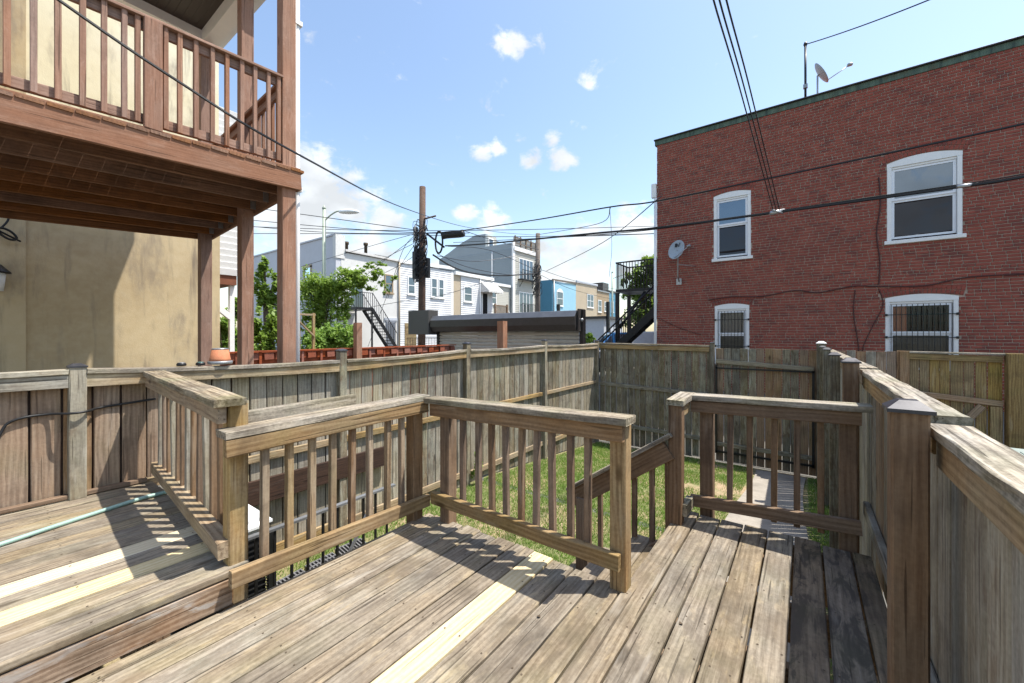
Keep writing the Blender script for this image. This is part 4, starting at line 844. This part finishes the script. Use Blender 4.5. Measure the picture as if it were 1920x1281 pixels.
for y in(22.35,23.35): board('stringer',st,M['black'],(A.x,y,A.z-.05),(B.x,y,B.z-.05),.22,.05,up=(0,1,0)); 
for k in range(13):
    p=A.lerp(B,(k+.5)/13); box('tread',st,M['black'],(p.x-.13,22.38,p.z-.02),(p.x+.13,23.32,p.z+.02))
for y in(22.33,23.37):
    tube('handrail',st,M['black'],[(14.12,y,4.0),(15.3,y,4.0),(B.x,y,B.z+.98)],.025,6)
    boxes('baluster_row',st,M['black'],[((14.15+.14*k,y-.01,3.05),(14.17+.14*k,y+.01,4.0)) for k in range(9)]+[((A.x+(B.x-A.x)*k/14-.01,y-.01,A.z+(B.z-A.z)*k/14),(A.x+(B.x-A.x)*k/14+.01,y+.01,A.z+(B.z-A.z)*k/14+.98)) for k in range(15)])
for x in(14.15,15.3): vpost('support',st,M['black'],x,22.4,.1,2.93,.09)
def laps(par,mat,x0,x1,y,z0,z1,pitch=.17,name='siding',axis='x',d=.03):
    V=[];F=[];z=z0
    while z<z1:
        n=len(V); t=min(z+pitch,z1)
        if axis=='x': V+=[(x0,y-d,z),(x1,y-d,z),(x1,y-.002,t),(x0,y-.002,t),(x0,y-.002,z),(x1,y-.002,z)]
        else: V+=[(y-d,x1,z),(y-d,x0,z),(y-.002,x0,t),(y-.002,x1,t),(y-.002,x1,z),(y-.002,x0,z)]
        F+=[(n,n+1,n+2,n+3),(n+1,n,n+4,n+5)]; z+=pitch
    o=mesh(name,par,mat,V,F); o['kind']='stuff'
h2=root('white_siding_house','white lap sided house with paired windows behind the utility pole','house',(21.7,30,.3))
box('wall',h2,M['sid_white'],(18.87,YH,-.6),(24.55,36,6.72)); board('cornice',h2,M['white'],(18.87,YH-.06,6.80),(24.6,YH-.06,7.02),.26,.14,up=(0,-1,0)); box('corner_trim',h2,M['white'],(24.3,YH-.03,.2),(24.56,YH,6.7)); box('roof',h2,M['doorhood'],(18.9,YH+.05,6.722),(24.5,35.8,6.8))
win(h2,19.75,20.3,4.5,5.7); win(h2,22.1,22.6,4.45,5.85); win(h2,22.9,23.35,4.45,5.85); box('door',h2,M['fence_yellow'],(19.4,YH-.05,.4),(20.5,YH+.02,2.2))
boxes('yard_rail',h2,M['black'],[((18.2+.15*k,22.5,.2),(18.22+.15*k,22.52,1.1)) for k in range(34)]+[((18.2,22.5,1.08),(23.3,22.53,1.12))])
laps(h2,M['sid_white'],18.9,24.3,YH,0,6.7)
h3=root('small_white_house','small white sided house with striped awning over its door','house',(28.5,30,.3))
box('wall',h3,M['sid_white'],(25.5,YH,-.6),(29.9,36,6.55)); box('side_strip',h3,M['tan'],(24.57,YH+.02,-.6),(25.498,36,6.5)); box('wall_annex',h3,M['sid_beige'],(29.902,YH+.3,-.6),(33.2,36,6.2)); board('cornice',h3,M['white'],(24.7,YH-.08,6.65),(29.95,YH-.08,6.65),.28,.2,up=(0,-1,0)); board('cornice',h3,M['white'],(29.9,YH+.2,6.3),(33.1,YH+.2,6.3),.25,.15,up=(0,-1,0))
win(h3,25.95,26.85,4.35,5.55); win(h3,30.2,30.75,4.4,5.5,y=YH+.3); tube('downpipe',h3,M['white'],[(28.0,YH-.08,.3),(28.0,YH-.08,6.5)],.06,8)
do=box('door',h3,M['dark'],(28.4,YH-.03,3.1),(29.1,YH+.02,5.2)); box('door_frame',do,M['white'],(28.3,YH-.05,3.1),(28.4,YH,5.3))
V=[];F=[]
for k in range(13):
    x=28.0+2.2*k/12; d=.05*(k%2); V+=[(x,YH-.02,6.35),(x,YH-1.1-d*.3,5.45-d),(x,YH-1.1-d*.3,5.25-d)]
for k in range(12): F+=[(3*k,3*k+1,3*k+4,3*k+3),(3*k+1,3*k+2,3*k+5,3*k+4)]
n=len(V); V+=[(28.0,YH-.02,5.3),(30.2,YH-.02,5.3)]; F+=[(0,n,2,1),(36,37,38,n+1)]
mesh('awning',h3,M['awning'],V,F)
laps(h3,M['sid_white'],25.5,29.9,YH,0,6.5)
pb=root('wooden_steps','brown timber porch steps at the small white house','stairs',(29,23,.3)); box('landing',pb,M['rail_brown'],(28.2,22.6,2.95),(30.0,24.25,3.1))
boxes('railing',pb,M['rail_brown'],[((28.2+.16*k,22.6,3.1),(28.25+.16*k,22.65,4.0)) for k in range(11)]+[((28.2,22.58,3.95),(30.0,22.66,4.05)),((28.15,22.55,.3),(28.3,22.7,4.15)),((29.95,22.55,.3),(30.1,22.7,4.15))])
for y in(22.7,24.0): board('stringer',pb,M['awning'],(29.95,y,3.05),(32.2,y,.6),.25,.06,up=(0,1,0)); board('handrail',pb,M['awning'],(29.95,y,3.95),(32.3,y,1.4),.12,.06,up=(0,1,0))
h4=root('grey_house','tall blue grey sided house with roof deck and white doors','house',(35.3,30,.3))
box('wall',h4,M['sid_grey'],(33.25,YH+.05,-.6),(38.0,35.2,10.2)); box('front_wall',h4,M['sid_beige'],(33.25,YH,-.6),(38.0,YH+.048,10.2))
V=[(33.23,y,z) for y,z in((24.35,10.2),(24.35,10.85),(28.0,10.9),(28.0,12.3),(29.6,12.35),(31.5,11.8),(33.6,10.9),(35.2,10.3),(35.2,9.8))]+[(33.6,y,z) for y,z in((24.35,10.2),(24.35,10.85),(28.0,10.9),(28.0,12.3),(29.6,12.35),(31.5,11.8),(33.6,10.9),(35.2,10.3),(35.2,9.8))]
mesh('parapet',h4,M['sid_grey'],V,[tuple(range(9)),tuple(range(17,8,-1))]+[(i,9+i,9+(i+1)%9,(i+1)%9) for i in range(9)]); box('stair_tower',h4,M['sid_beige'],(33.6,28.02,10.2),(35.2,30.5,12.28)); tw=box('tower_window',h4,M['white'],(33.7,27.96,10.9),(34.6,28.02,12.0)); box('pane',tw,M['glass_far'],(33.85,27.93,11.0),(34.45,27.958,11.85))
box('corner_trim',h4,M['white'],(33.18,YH-.06,-.5),(33.55,YH+.1,11.0)); board('cornice',h4,M['white'],(33.3,YH-.08,10.28),(38.1,YH-.08,10.28),.4,.2,up=(0,-1,0)); tube('downpipe',h4,M['white'],[(33.16,27.0,.3),(33.16,27.0,10.2)],.06,8)
laps(h4,M['sid_beige'],33.56,38.0,YH,0,10.1,.2); laps(h4,M['sid_grey'],24.42,35.2,33.225,5,10.3,.2,'siding','y')
for k in range(5): box('deck_post',h4,M['rail_brown'],(33.8+1.0*k,YH+.1,10.5),(33.9+1.0*k,YH+.2,11.75))
for k in range(26): box('deck_slat',h4,M['fence_pale'],(33.65+.165*k,YH+.22,10.55),(33.75+.165*k,YH+.25,11.6))
for z in(10.9,11.5): box('deck_rail',h4,M['pole_grey'],(33.6,YH+.05,z),(38,YH+.098,z+.1))
for z in(3.7,7.25):
    win(h4,34.4,36.9,z,z+2.1,bars=0,vert=3); boxes('balcony',h4,M['black'],[((34.1,YH-.6,z-.15),(37.2,YH-.02,z-.05)),((34.1,YH-.6,z+.85),(37.2,YH-.56,z+.9))]+[((34.1+.22*k,YH-.6,z-.05),(34.13+.22*k,YH-.57,z+.9)) for k in range(15)])
for x in(34.4,36.8): tube('bracket',h4,M['black'],[(x,YH-.02,6.4),(x,YH-.55,7.1)],.03,5)
h5=root('light_blue_house','light blue painted house with arched white window','house',(44,30,.3))
box('wall',h5,M['bluewall'],(41.4,YH,-.6),(47.3,36,7.8)); box('side_wall',h5,M['bluewall_d'],(41.2,YH+.02,-.6),(41.398,36,7.9)); board('cornice',h5,M['pole_grey'],(41.2,YH-.05,7.9),(47.35,YH-.05,8.1),.2,.14,up=(0,-1,0)); win(h5,42.3,43.7,4.95,6.55,arch=.35); tube('downpipe',h5,M['greymetal'],[(41.45,YH-.1,.3),(41.45,YH-.1,7.8)],.07,8)
h6=root('tan_house','tan painted house with paired windows right of the blue house','house',(50.5,30,.3))
box('wall',h6,M['tan'],(47.32,YH,-.6),(53.9,36,8.25)); board('cornice',h6,M['light_panel'],(47.35,YH-.05,8.35),(53.95,YH-.05,8.45),.3,.16,up=(0,-1,0)); win(h6,50.7,52.6,5.2,6.9,vert=1); win(h6,50.7,52.6,1.6,3.0,arch=.4); 
h7=root('brown_brick_house','brown brick house with two narrow white windows','house',(56,30,.3))
box('wall',h7,M['tan_d'],(53.92,YH,-.6),(58.4,36,7.7)); win(h7,54.3,55.4,4.7,6.3); win(h7,56.6,57.4,4.9,6.2); board('cornice',h7,M['greymetal'],(53.95,YH-.05,7.75),(58.4,YH-.05,7.75),.2,.14,up=(0,-1,0)); box('roof_box',h7,M['doorhood'],(57.2,YH+.5,7.7),(59.4,YH+3,9.3))
h8=root('dark_blue_house','narrow dark blue house at the far end of the row','house',(60.5,30,.3))
box('wall',h8,M['bluewall_d'],(58.42,YH,-.6),(62.6,36,7.9)); win(h8,59.2,60.0,4.9,6.4); win(h8,60.9,61.9,4.9,6.6); box('roof_edge',h8,M['doorhood'],(58.4,YH-.1,7.9),(62.7,36,8.15))
o=root('grey_shed','pale grey panel shed with dark roof edge behind the roll up door','shed',(26,12,0)); box('wall',o,M['light_panel'],(26.0,11.2,-.4),(29.5,14.6,2.45)); box('roof',o,M['doorhood'],(25.8,11.0,2.45),(29.7,14.8,2.62)); box('post',o,M['black'],(25.9,10.8,-.4),(26.1,11.0,3.6)); box('post',o,M['black'],(25.9,14.7,-.4),(26.1,14.9,3.6))
# white clapboard bay of the next house, seen between the porch posts
cb=root('clapboard_bay','white clapboard bay with brown underside beyond the stucco wall','house',(3.3,11,-1.1))
box('wall',cb,M['white'],(1.9,10.64,2.72),(3.70,14,6.5)); box('underside',cb,M['brown_under'],(1.9,10.66,2.5),(3.68,14,2.718)); box('wall_below',cb,M['brown_under'],(2.2,12.5,-1.1),(3.5,14,2.5)); board('brace',cb,M['white'],(2.7,10.8,2.55),(3.6,10.8,1.75),.12,.1,up=(0,1,0)); vpost('post',cb,M['white'],3.62,10.8,-1.1,2.5,.1)
for k in range(26): board('siding_board',cb,M['white'],(1.88,10.625,2.79+.145*k),(3.72,10.625,2.79+.145*k),.158,.014,up=(0,-1,-.16)); vpost('post',cb,M['white'],3.05,10.7,-1.1,.95,.10)
tr=root('trellis','small unpainted timber trellis frame among the leaves','trellis',(5.5,11,-1.1))
for x in(4.95,5.25,5.65): vpost('upright',tr,M['white'] if x<5 else M['fence_rail'],x,11.0,-1.1,1.95,.07)
board('crossbar',tr,M['fence_rail'],(4.9,11,1.9),(5.7,11,1.9),.06,.05); board('brace',tr,M['fence_rail'],(5.25,10.95,1.7),(5.65,10.95,1.3),.05,.04)
# ------------------------------------------------------------------ poles, lamps
def pole(name,lab,x,y,z0,z1,mat,r):
    t=root(name,lab,'utility pole',(x,y,z0),'utility poles'); tube('shaft',t,mat,[(x,y,z0),(x+.03,y,(z0+z1)/2),(x+.06,y,z1)],r,12,r*.78); return t
u1=pole('utility_pole','dark wooden utility pole crowded with cables, nearest',12.78,14.75,-.4,8.42,M['pole'],.19)
u2=pole('utility_pole','grey wooden utility pole before the blue house, farther away',23.5,15.05,.0,8.42,M['pole_grey'],.2)
def clutter(par,x,y,zs,n,rs):
    for k in range(n):
        z=R.uniform(*zs); a=R.uniform(0,6.28); pts=[]; ry,rz=R.uniform(.12,.35)*rs,R.uniform(.15,.5)*rs
        for q in range(9): t=a+q*.75; pts.append((x-.1+.22*math.cos(t)*rs+R.uniform(-.05,.05),y+ry*math.sin(t)+R.uniform(-.04,.04),z+rz*math.sin(t*1.3)+R.uniform(-.06,.06)))
        tube('cable_loop',par,M['cable'],spline(pts,3),R.uniform(.012,.024),4)
clutter(u1,12.8,14.75,(4.1,6.5),44,1.15); clutter(u2,23.5,15.05,(4.2,6.4),26,1.1)
box('terminal_box',u1,M['black'],(12.45,14.80,4.0),(12.75,15.05,5.3),.02); box('terminal_box',u1,M['black'],(12.85,14.42,4.05),(13.05,14.6,5.0),.02); box('meter_box',u1,M['greymetal'],(12.55,14.95,5.85),(12.75,15.1,6.5),.02)
tube('coil_ring',u1,M['cable'],[(13.15,13.95+.27*math.sin(a)*.9,5.72+.52*math.cos(a)) for a in [k*.35 for k in range(19)]],.045,6); tube('coil_brace',u1,M['cable'],[(12.9,14.5,6.15),(13.2,13.65,5.45)],.05,6)
tube('splice_case',u1,M['cable'],spline([(13.2,13.72,6.0),(13.25,13.5,6.02),(13.4,12.85,6.0),(13.45,12.65,6.02)],4),.17,9)
tube('crossarm',u1,M['pole'],[(12.8,14.95,6.85),(12.9,13.9,6.9)],.04,6)
def lamp(lab,x,y,z0,z1,ax,ay,L):
    t=root('street_lamp',lab,'street lamp',(x,y,z0),'street lamps'); tube('post',t,M['lamp_green'],[(x,y,z0),(x,y,z1)],.115,12,.085); lathe('finial',t,M['lamp_green'],[(.09,0),(.11,.03),(.05,.12),(.02,.2)],10,Matrix.Translation((x,y,z1)))
    d=Vector((ax,ay,0)).normalized(); P=Vector((x,y,z1-.65)); tube('arm',t,M['lamp_green'],spline([P,P+d*.35*L+Vector((0,0,.32)),P+d*.7*L+Vector((0,0,.52)),P+d*L+Vector((0,0,.5))],6),.04,8)
    c=P+d*(L+.3)+Vector((0,0,.48)); q=d.to_track_quat('X','Z').to_matrix().to_4x4(); V=[];F=[]
    secs=[(-.5,.08,.08),(-.35,.15,.14),(0,.22,.17),(.38,.19,.13),(.55,.08,.06)]
    for (sx,w,h) in secs:
        for k in range(10): an=2*math.pi*k/10; V.append((sx,w*math.cos(an),h*math.sin(an)*(1 if math.sin(an)>0 else .6)))
    for i in range(4):
        for k in range(10): F.append((i*10+k,i*10+(k+1)%10,i*10+10+(k+1)%10,i*10+10+k))
    F+=[tuple(range(9,-1,-1)),tuple(40+k for k in range(10))]; mesh('lamp_head',t,M['acwhite'],V,F,Matrix.Translation(c)@q,True)
rt=Vector((math.sin(rad(AZ)),-math.cos(rad(AZ)),0))
lamp('pale green street lamp with curved arm in front of the white house',11.1,20.5,-.2,8.0,rt.x,rt.y,1.0); lamp('small far street lamp right of the row of houses',41,16.7,.3,8.0,rt.x,rt.y,2.4)
# ------------------------------------------------------------------ overhead lines
G='overhead lines'
def wire(lab,pts,r=.012): o=tube('overhead_line',None,M['cable'],pts,r,5); tag(o,lab,'cable',G)
def px(u,v,D):     # a point D metres ahead along a line of sight
    a=rad(AZ); f=746.7; r=(u-960)/f; return Vector((math.cos(a)+r*math.sin(a),math.sin(a)-r*math.cos(a),0))*D+Vector((0,0,1.36+(627-v)/f*D))
wire('thin black line dropping past the porch to the crowded pole',spline([px(60,-40,2.5),px(110,0,2.6),px(330,150,3.1),px(560,290,4.15),px(757,390,9.5),px(870,425,18),px(950,437,23),px(1010,441,27)],8),.011)
wire('thick upper line crossing the brick wall above the windows',spline([px(800,437,19),px(860,433,18),px(1000,413,14.6),px(1145,388,12),px(1233,377,11.2),px(1500,322,9.2),px(1920,232,7.2),px(2300,140,6)],7),.022)
wire('thick cable bundle crossing the brick wall through the upper windows',spline([px(835,461,18),px(900,458,16.5),px(1110,438,12.6),px(1233,427,11.0),px(1455,398,9.5),px(1800,350,7.6),px(1920,331,7.1),px(2300,262,6)],7),.032)
wire('second strand wrapped along the thick cable bundle',spline([px(850,455,18),px(1110,441,12.6),px(1300,421,10.5),px(1455,396,9.5),px(1800,346,7.6),px(1920,326,7.1),px(2300,255,6)],7),.012)
for u,u2,l in((1338,1450,'left'),(1349,1456,'middle'),(1362,1462,'right')): wire('steep service drop from top of picture to the cable bundle, %s of three'%l,spline([px(u-12,-70,3.6),px(u,0,4.0),px((u*.62+u2*.38)+2,150,5.5),px((u*.28+u2*.72)+1,285,7.6),px(u2,396,9.45)],6),.010)
o=root('cable_clamp','bright cable clamp where service drops meet the cable bundle','clamp',px(1457,398,9.45)); tube('clamp_body',o,M['galv'],[px(1445,400,9.45),px(1470,395,9.45)],.05,8); tube('clip',o,M['galv'],[px(1448,394,9.4),px(1468,400,9.4)],.02,6)
o=root('cable_clamp','bright clamp on the cable bundle before the large upper window','clamp',px(1815,346,7.5)); tube('clamp_body',o,M['galv'],[px(1795,350,7.55),px(1832,345,7.5)],.035,8)
wire('line from the roof mast rising out of the picture',sagpts((13.55,-.02,9.3),px(1790,-20,7.5),.05),.014)
wire('thin line hanging straight down from the upper line',spline([px(1143,388,12),px(1146,430,12.1),px(1147,470,12.2),px(1142,520,12.4)],5),.006)
TL=['topmost thin line entering from the left past the street lamp','second thin line entering from the left below the topmost one','long thin line passing both poles just below the pole bracket','lowest of the long level lines passing both poles','line fanning down left from the near pole to the grey side wall','line fanning steeply from the near pole toward the iron stairs','steep line from the near pole down to the barred door','short line from the near pole to the white house gutter','line from the near pole crossing low over the vine','steep line from the near pole toward the brown framed window',
'line from the far pole rising left to the upper thick line','slack line from the far pole to the near pole, passing the coil','lowest slack line between the two poles above the grey house','straight line from the far pole to the splice case','line leaving the far pole over the blue house','line leaving the far pole toward the dark blue house','long diagonal line rising from the far pole to the brick corner','line from the far pole top to the hanging thin line','thin line from the far pole top to the brick corner','level line just above the white house parapet','short line from the near pole to the white siding cornice','low line from the near pole across the white house to the vine']
for TH,pts in zip(TL,([px(440,385,19.5),px(640,412,19),px(790,433,19)],[px(440,410,21),px(640,428,20),px(790,437,19)],[px(440,424,22),px(700,432,21),px(960,431,21),px(1230,424,24)],[px(440,438,22),px(700,439,21),px(960,444,22),px(1230,438,25)],
            [px(787,436,19),px(690,463,21),px(565,500,24)],[px(785,440,19),px(700,505,21),px(640,560,23)],[px(787,445,19),px(740,520,21),px(690,650,23)],[px(785,452,19),px(730,480,21),px(690,505,24)],[px(788,470,19),px(745,500,22),px(650,545,25)],[px(785,436,19),px(755,470,20),px(727,560,23)],
            [px(1010,468,27),px(940,455,23),px(868,432,20)],[px(1010,472,27),px(900,490,24),px(820,480,19.4)],[px(1008,512,27),px(960,516,25),px(880,502,22),px(820,476,19.4)],[px(1008,508,27),px(920,470,23),px(840,462,19)],
            [px(1012,505,27.5),px(1090,530,35),px(1170,545,45)],[px(1012,515,27.5),px(1080,545,35),px(1165,565,48)],[px(1025,508,28),px(1130,455,20),px(1240,368,12)],[px(1010,440,27),px(1120,420,20),px(1145,388,12)],[px(1010,446,27),px(1130,442,20),px(1230,438,14)],[px(475,425,22),px(640,437,21),px(880,437,21)],
            [px(805,560,19),px(860,545,20),px(935,520,26)],[px(787,560,19),px(700,575,22),px(640,590,25)])):
    wire(TH,spline(pts,7),.013 if pts[0].length<24 else .017)
wire('heavy twisted cable sagging between the two utility poles',spline([px(812,478,19.2),px(848,500,21),px(885,512,23),px(940,517,25.5),px(1005,513,27.5)],6),.045)
# ------------------------------------------------------------------ black stair tower behind the brick building
fe=root('fire_escape','black steel stair and landing beyond the end of the brick building','stairs',(15.8,5,-.4))
box('landing',fe,M['black'],(15.2,4.0,3.03),(16.6,6.05,3.14)); 
for x in(15.25,16.55): vpost('support',fe,M['black'],x,6.0,-.5,3.0,.13)
for x in(15.22,16.57):
    boxes('railing',fe,M['black'],[((x-.015,4.0+.115*k,3.16),(x+.015,4.02+.115*k,4.2)) for k in range(18)]+[((x-.02,4.0,4.17),(x+.02,6.05,4.22))])
boxes('railing',fe,M['black'],[((15.22+.12*k,6.03,3.16),(15.24+.12*k,6.05,4.2)) for k in range(12)]+[((15.2,6.02,4.17),(16.6,6.06,4.22))])
for x in(14.55,15.15): board('stringer',fe,M['black'],(x,4.15,2.35),(x,7.2,-.45),.26,.05,up=(1,0,0)); tube('handrail',fe,M['black'],[(x,4.15,3.3),(x,7.2,.5)],.03,6); boxes('baluster_row',fe,M['black'],[((x-.01,4.2+.15*k,2.35-.138*k),(x+.01,4.22+.15*k,3.25-.138*k)) for k in range(20)])
tube('brace',fe,M['black'],[(15.25,5.9,1.6),(15.25,4.9,3.0)],.05,6)
for k in range(14): box('tread',fe,M['black'],(14.58,4.2+.215*k,2.3-.198*k),(15.12,4.45+.215*k,2.34-.198*k))
# ------------------------------------------------------------------ cars
def car(lab,name,x,y,z,mat,rz,L=4.6,H=1.75,Wd=.9,side=(2,3,4)):
    c=root(name,lab,'car',(x,y,z),'parked cars'); Mx=Matrix.Translation((x,y,z))@Matrix.Rotation(rz,4,'Z')
    st=[(-2.3,.35,.62,.62),(-2.2,.28,.85,.86),(-1.9,.25,.95,1.55),(-1.2,.25,.98,H),(.3,.25,.98,H-.02),(1.05,.25,.98,1.05),(1.9,.27,.90,.93),(2.25,.33,.72,.73)]
    V=[];F=[]
    for (sx,zb,zs,zr) in st:
        wr=Wd*(.99-.22*max(0,(zr-zs))/.75); sx*=L/4.6
        V+=[(sx,-Wd*.92,zb),(sx,-Wd,zb+.2),(sx,-Wd,zs),(sx,-wr,zr-.04 if zr>zs+.1 else zs+.002),(sx,-wr*.7,zr),(sx,wr*.7,zr),(sx,wr,zr-.04 if zr>zs+.1 else zs+.002),(sx,Wd,zs),(sx,Wd,zb+.2),(sx,Wd*.92,zb)]
    n=10
    for i in range(len(st)-1):
        for k in range(n): F.append((i*n+k,i*n+(k+1)%n,(i+1)*n+(k+1)%n,(i+1)*n+k))
    F+=[tuple(range(n-1,-1,-1)),tuple((len(st)-1)*n+k for k in range(n))]
    b=mesh('body',c,mat,V,F,Mx,False)
    def panel(q,nm):
        ctr=sum((Vector(p) for p in q),Vector())/4; off=Vector((ctr.x*.0,ctr.y,0)).normalized()*.012 if abs(ctr.y)>.3 else Vector((.012 if ctr.x>0 else -.012,0,.012))
        mesh(nm,c,M['glass'],[ctr+(Vector(p)-ctr)*.86+off for p in q],[(0,1,2,3)],Mx)
    for i in side:
        for k in((2,3),(6,7)): panel([V[i*n+k[0]],V[(i+1)*n+k[0]],V[(i+1)*n+k[1]],V[i*n+k[1]]],'window')
    panel([V[4*n+4],V[5*n+4],V[5*n+5],V[4*n+5]],'windscreen'); panel([V[1*n+4],V[2*n+4],V[2*n+5],V[1*n+5]],'rear_window')
    for sx in(-1.45,1.45):
        for sy in(-1,1):
            w=lathe('wheel',c,M['tyre'],[(.2,-.1),(.33,-.1),(.34,0),(.33,.1),(.2,.1)],18,Mx@Matrix.Translation((sx*L/4.6,sy*(Wd-.08),.33))@Matrix.Rotation(rad(90),4,'X')); lathe('rim',w,M['galv'],[(.19,-.11),(.19,.11)],14,Mx@Matrix.Translation((sx*L/4.6,sy*(Wd-.08),.33))@Matrix.Rotation(rad(90),4,'X'))
    for sy in(-.6,.6): box('headlight',c,M['acwhite'],Vector((2.2*L/4.6-.06,sy-.15,.68)),Vector((2.2*L/4.6+.05,sy+.15,.8))).matrix_local=Matrix.Translation(-Vector((x,y,z)))@Mx@Matrix.Translation((2.2*L/4.6,sy,.74))
car('silver van parked behind the black stair, mostly hidden by the fence','parked_van',18.9,6.3,-.36,M['carsilver'],1.9,4.7,1.86,.9,(4,))
car('blue car parked left of the silver one beyond the fence','parked_car',21.0,8.4,-.36,M['carblue'],2.2,4.5,1.84)
# ------------------------------------------------------------------ plants
def leaves(name,par,mat,blobs,size,n,droop=.3):
    V=[];F=[]; tot=sum(b[1][0]*b[1][1]*b[1][2] for b in blobs)
    c0=Vector(blobs[0][0])
    for (c,r,*w) in blobs:
        m=int(n*r[0]*r[1]*r[2]/tot*(w[0] if w else 1))
        cl=[Vector((R.gauss(0,.45),R.gauss(0,.45),R.gauss(0,.45))) for _ in range(max(6,m//22))]
        for _ in range(m):
            q=R.choice(cl)+Vector((R.gauss(0,.13),R.gauss(0,.13),R.gauss(0,.13)))
            p=Vector((c[0]+q.x*r[0],c[1]+q.y*r[1],c[2]+q.z*r[2]))-c0
            s=size*R.uniform(.6,1.25); nrm=Vector((R.gauss(.1,.6),R.gauss(-.35,.6),R.gauss(.75,.5))).normalized(); t=nrm.orthogonal().normalized(); t=(Matrix.Rotation(R.uniform(0,6.28),3,nrm)@t); b=nrm.cross(t); k=len(V)
            V+=[p-t*s,p+b*s*.55-nrm*s*.12,p+t*s*1.05-nrm*s*.2,p-b*s*.55-nrm*s*.12]; F.append((k,k+1,k+2,k+3))
    return mesh(name,par,mat,V,F,Matrix.Translation(c0))
va=root('vine_arbour','mass of climbing vine draped over an arbour before the white house','vine',px(615,640,15))
va.location.z=-1.0; WM[va.name]=Matrix.Translation(va.location)
def bl(u,v,D,ru,rv,dep=.5,w=1.): p=px(u,v,D); k=D/746.7; return ((p.x,p.y,p.z),(max(ru*k*.8,.12),max(ru*k*.8,.12)*1.0,max(rv*k,.1)),w)
leaves('foliage',va,M['leaf'],[bl(585,545,15,36,30),bl(628,538,15,40,24),bl(668,528,15,36,18),bl(702,516,15,26,12),bl(600,580,15,30,36),bl(640,575,15,26,26),bl(605,620,15,26,34),bl(580,600,15,18,30)],.062,11000)
leaves('trailing_shoots',va,M['leaf'],[bl(690,500,15,18,4),bl(712,497,15,16,3,.5,1.6),bl(718,530,15,10,10),bl(722,548,15,6,12,.5,1.4),bl(690,538,15,16,5),bl(738,521,15,14,2,.5,1.5),bl(570,540,15,14,14),bl(660,512,15,30,10),bl(650,600,15,12,16)],.058,1700)
for k in range(7):
    a=px(605+R.uniform(-6,6),655,15); b=px(600+R.uniform(-25,60),560+R.uniform(-20,10),15); tube('stem',va,M['bark'],spline([a,a.lerp(b,.4)+Vector((R.uniform(-.2,.2),R.uniform(-.2,.2),0)),b],5),.03,5,.012)
def shrub(lab,bls,mat,size,n,name='shrub',gp='shrubs beyond the porch'):
    c=Vector(bls[0][0]); t=root(name,lab,'shrub',(c.x,c.y,-1.05),gp); leaves('foliage',t,M[mat],bls,size,n)
    for k in range(4): tube('stem',t,M['bark'],[(c.x,c.y,-1.1),(c.x+R.uniform(-.3,.3),c.y+R.uniform(-.3,.3),c.z)],.03,5,.012)
shrub('bright green shrub below the vine beside the iron stairs',[bl(610,640,13,40,22),bl(640,628,13,30,22),bl(585,632,13,20,26),bl(655,645,13,18,14)],'leaf_shrub',.062,6500)
shrub('leafy green bush between stucco wall and second porch post',[bl(432,605,11,16,34),bl(428,640,11,18,26),bl(440,575,11,9,16)],'leaf_shrub',.095,1700)
shrub('low bush around the timber trellis',[bl(500,640,11.6,22,22),bl(515,610,11.6,16,26),bl(482,615,11.6,12,30)],'leaf',.085,2400)
shrub('small weeds growing beside the roll up door',[bl(1103,635,11.5,14,12)],'leaf_shrub',.05,500,gp='weeds')
wd=root('weed','small leafy weed climbing at the foot of the left fence','weed',(4.75,4.15,-1.0)); leaves('foliage',wd,M['leaf'],[((4.75,4.15,-.62),(.09,.09,.26))],.035,160); tube('stem',wd,M['bark'],[(4.75,4.15,-1.03),(4.76,4.16,-.7),(4.74,4.15,-.4)],.006,5)
def tree(lab,base,z0,z1,bls,mat,size,n,gp='trees'):
    t=root('tree',lab,'tree',(base[0],base[1],z0),gp); tube('trunk',t,M['bark'],spline([(base[0],base[1],z0),(base[0]+.1,base[1],(z0+z1)/2),(base[0],base[1]+.1,z1)],6),.16,9,.06)
    for b in bls: tube('limb',t,M['bark'],spline([(base[0],base[1],z0+(z1-z0)*.55),Vector(b[0])*.5+Vector((base[0],base[1],z1))*.5,b[0]],4),.05,6,.015)
    leaves('crown',t,M[mat],bls,size,n)
p=px(1205,600,22); tree('green tree behind the black stair tower',(p.x,p.y),-.35,4.2,[bl(1210,520,22,28,26),bl(1190,545,22,22,26),bl(1225,500,22,24,18),bl(1200,590,22,30,22),bl(1225,560,22,22,30),bl(1178,525,22,16,14),bl(1215,488,22,20,14)],'leaf_tree',.10,7000)
p=px(497,600,16); tree('slender bright tree seen between the two porch posts',(p.x,p.y),-1.0,3.2,[bl(497,505,16,14,20),bl(490,545,16,16,28),bl(508,560,16,16,22),bl(525,530,16,18,18),bl(545,560,16,18,30),bl(530,600,16,20,26)],'leaf',.10,4200)
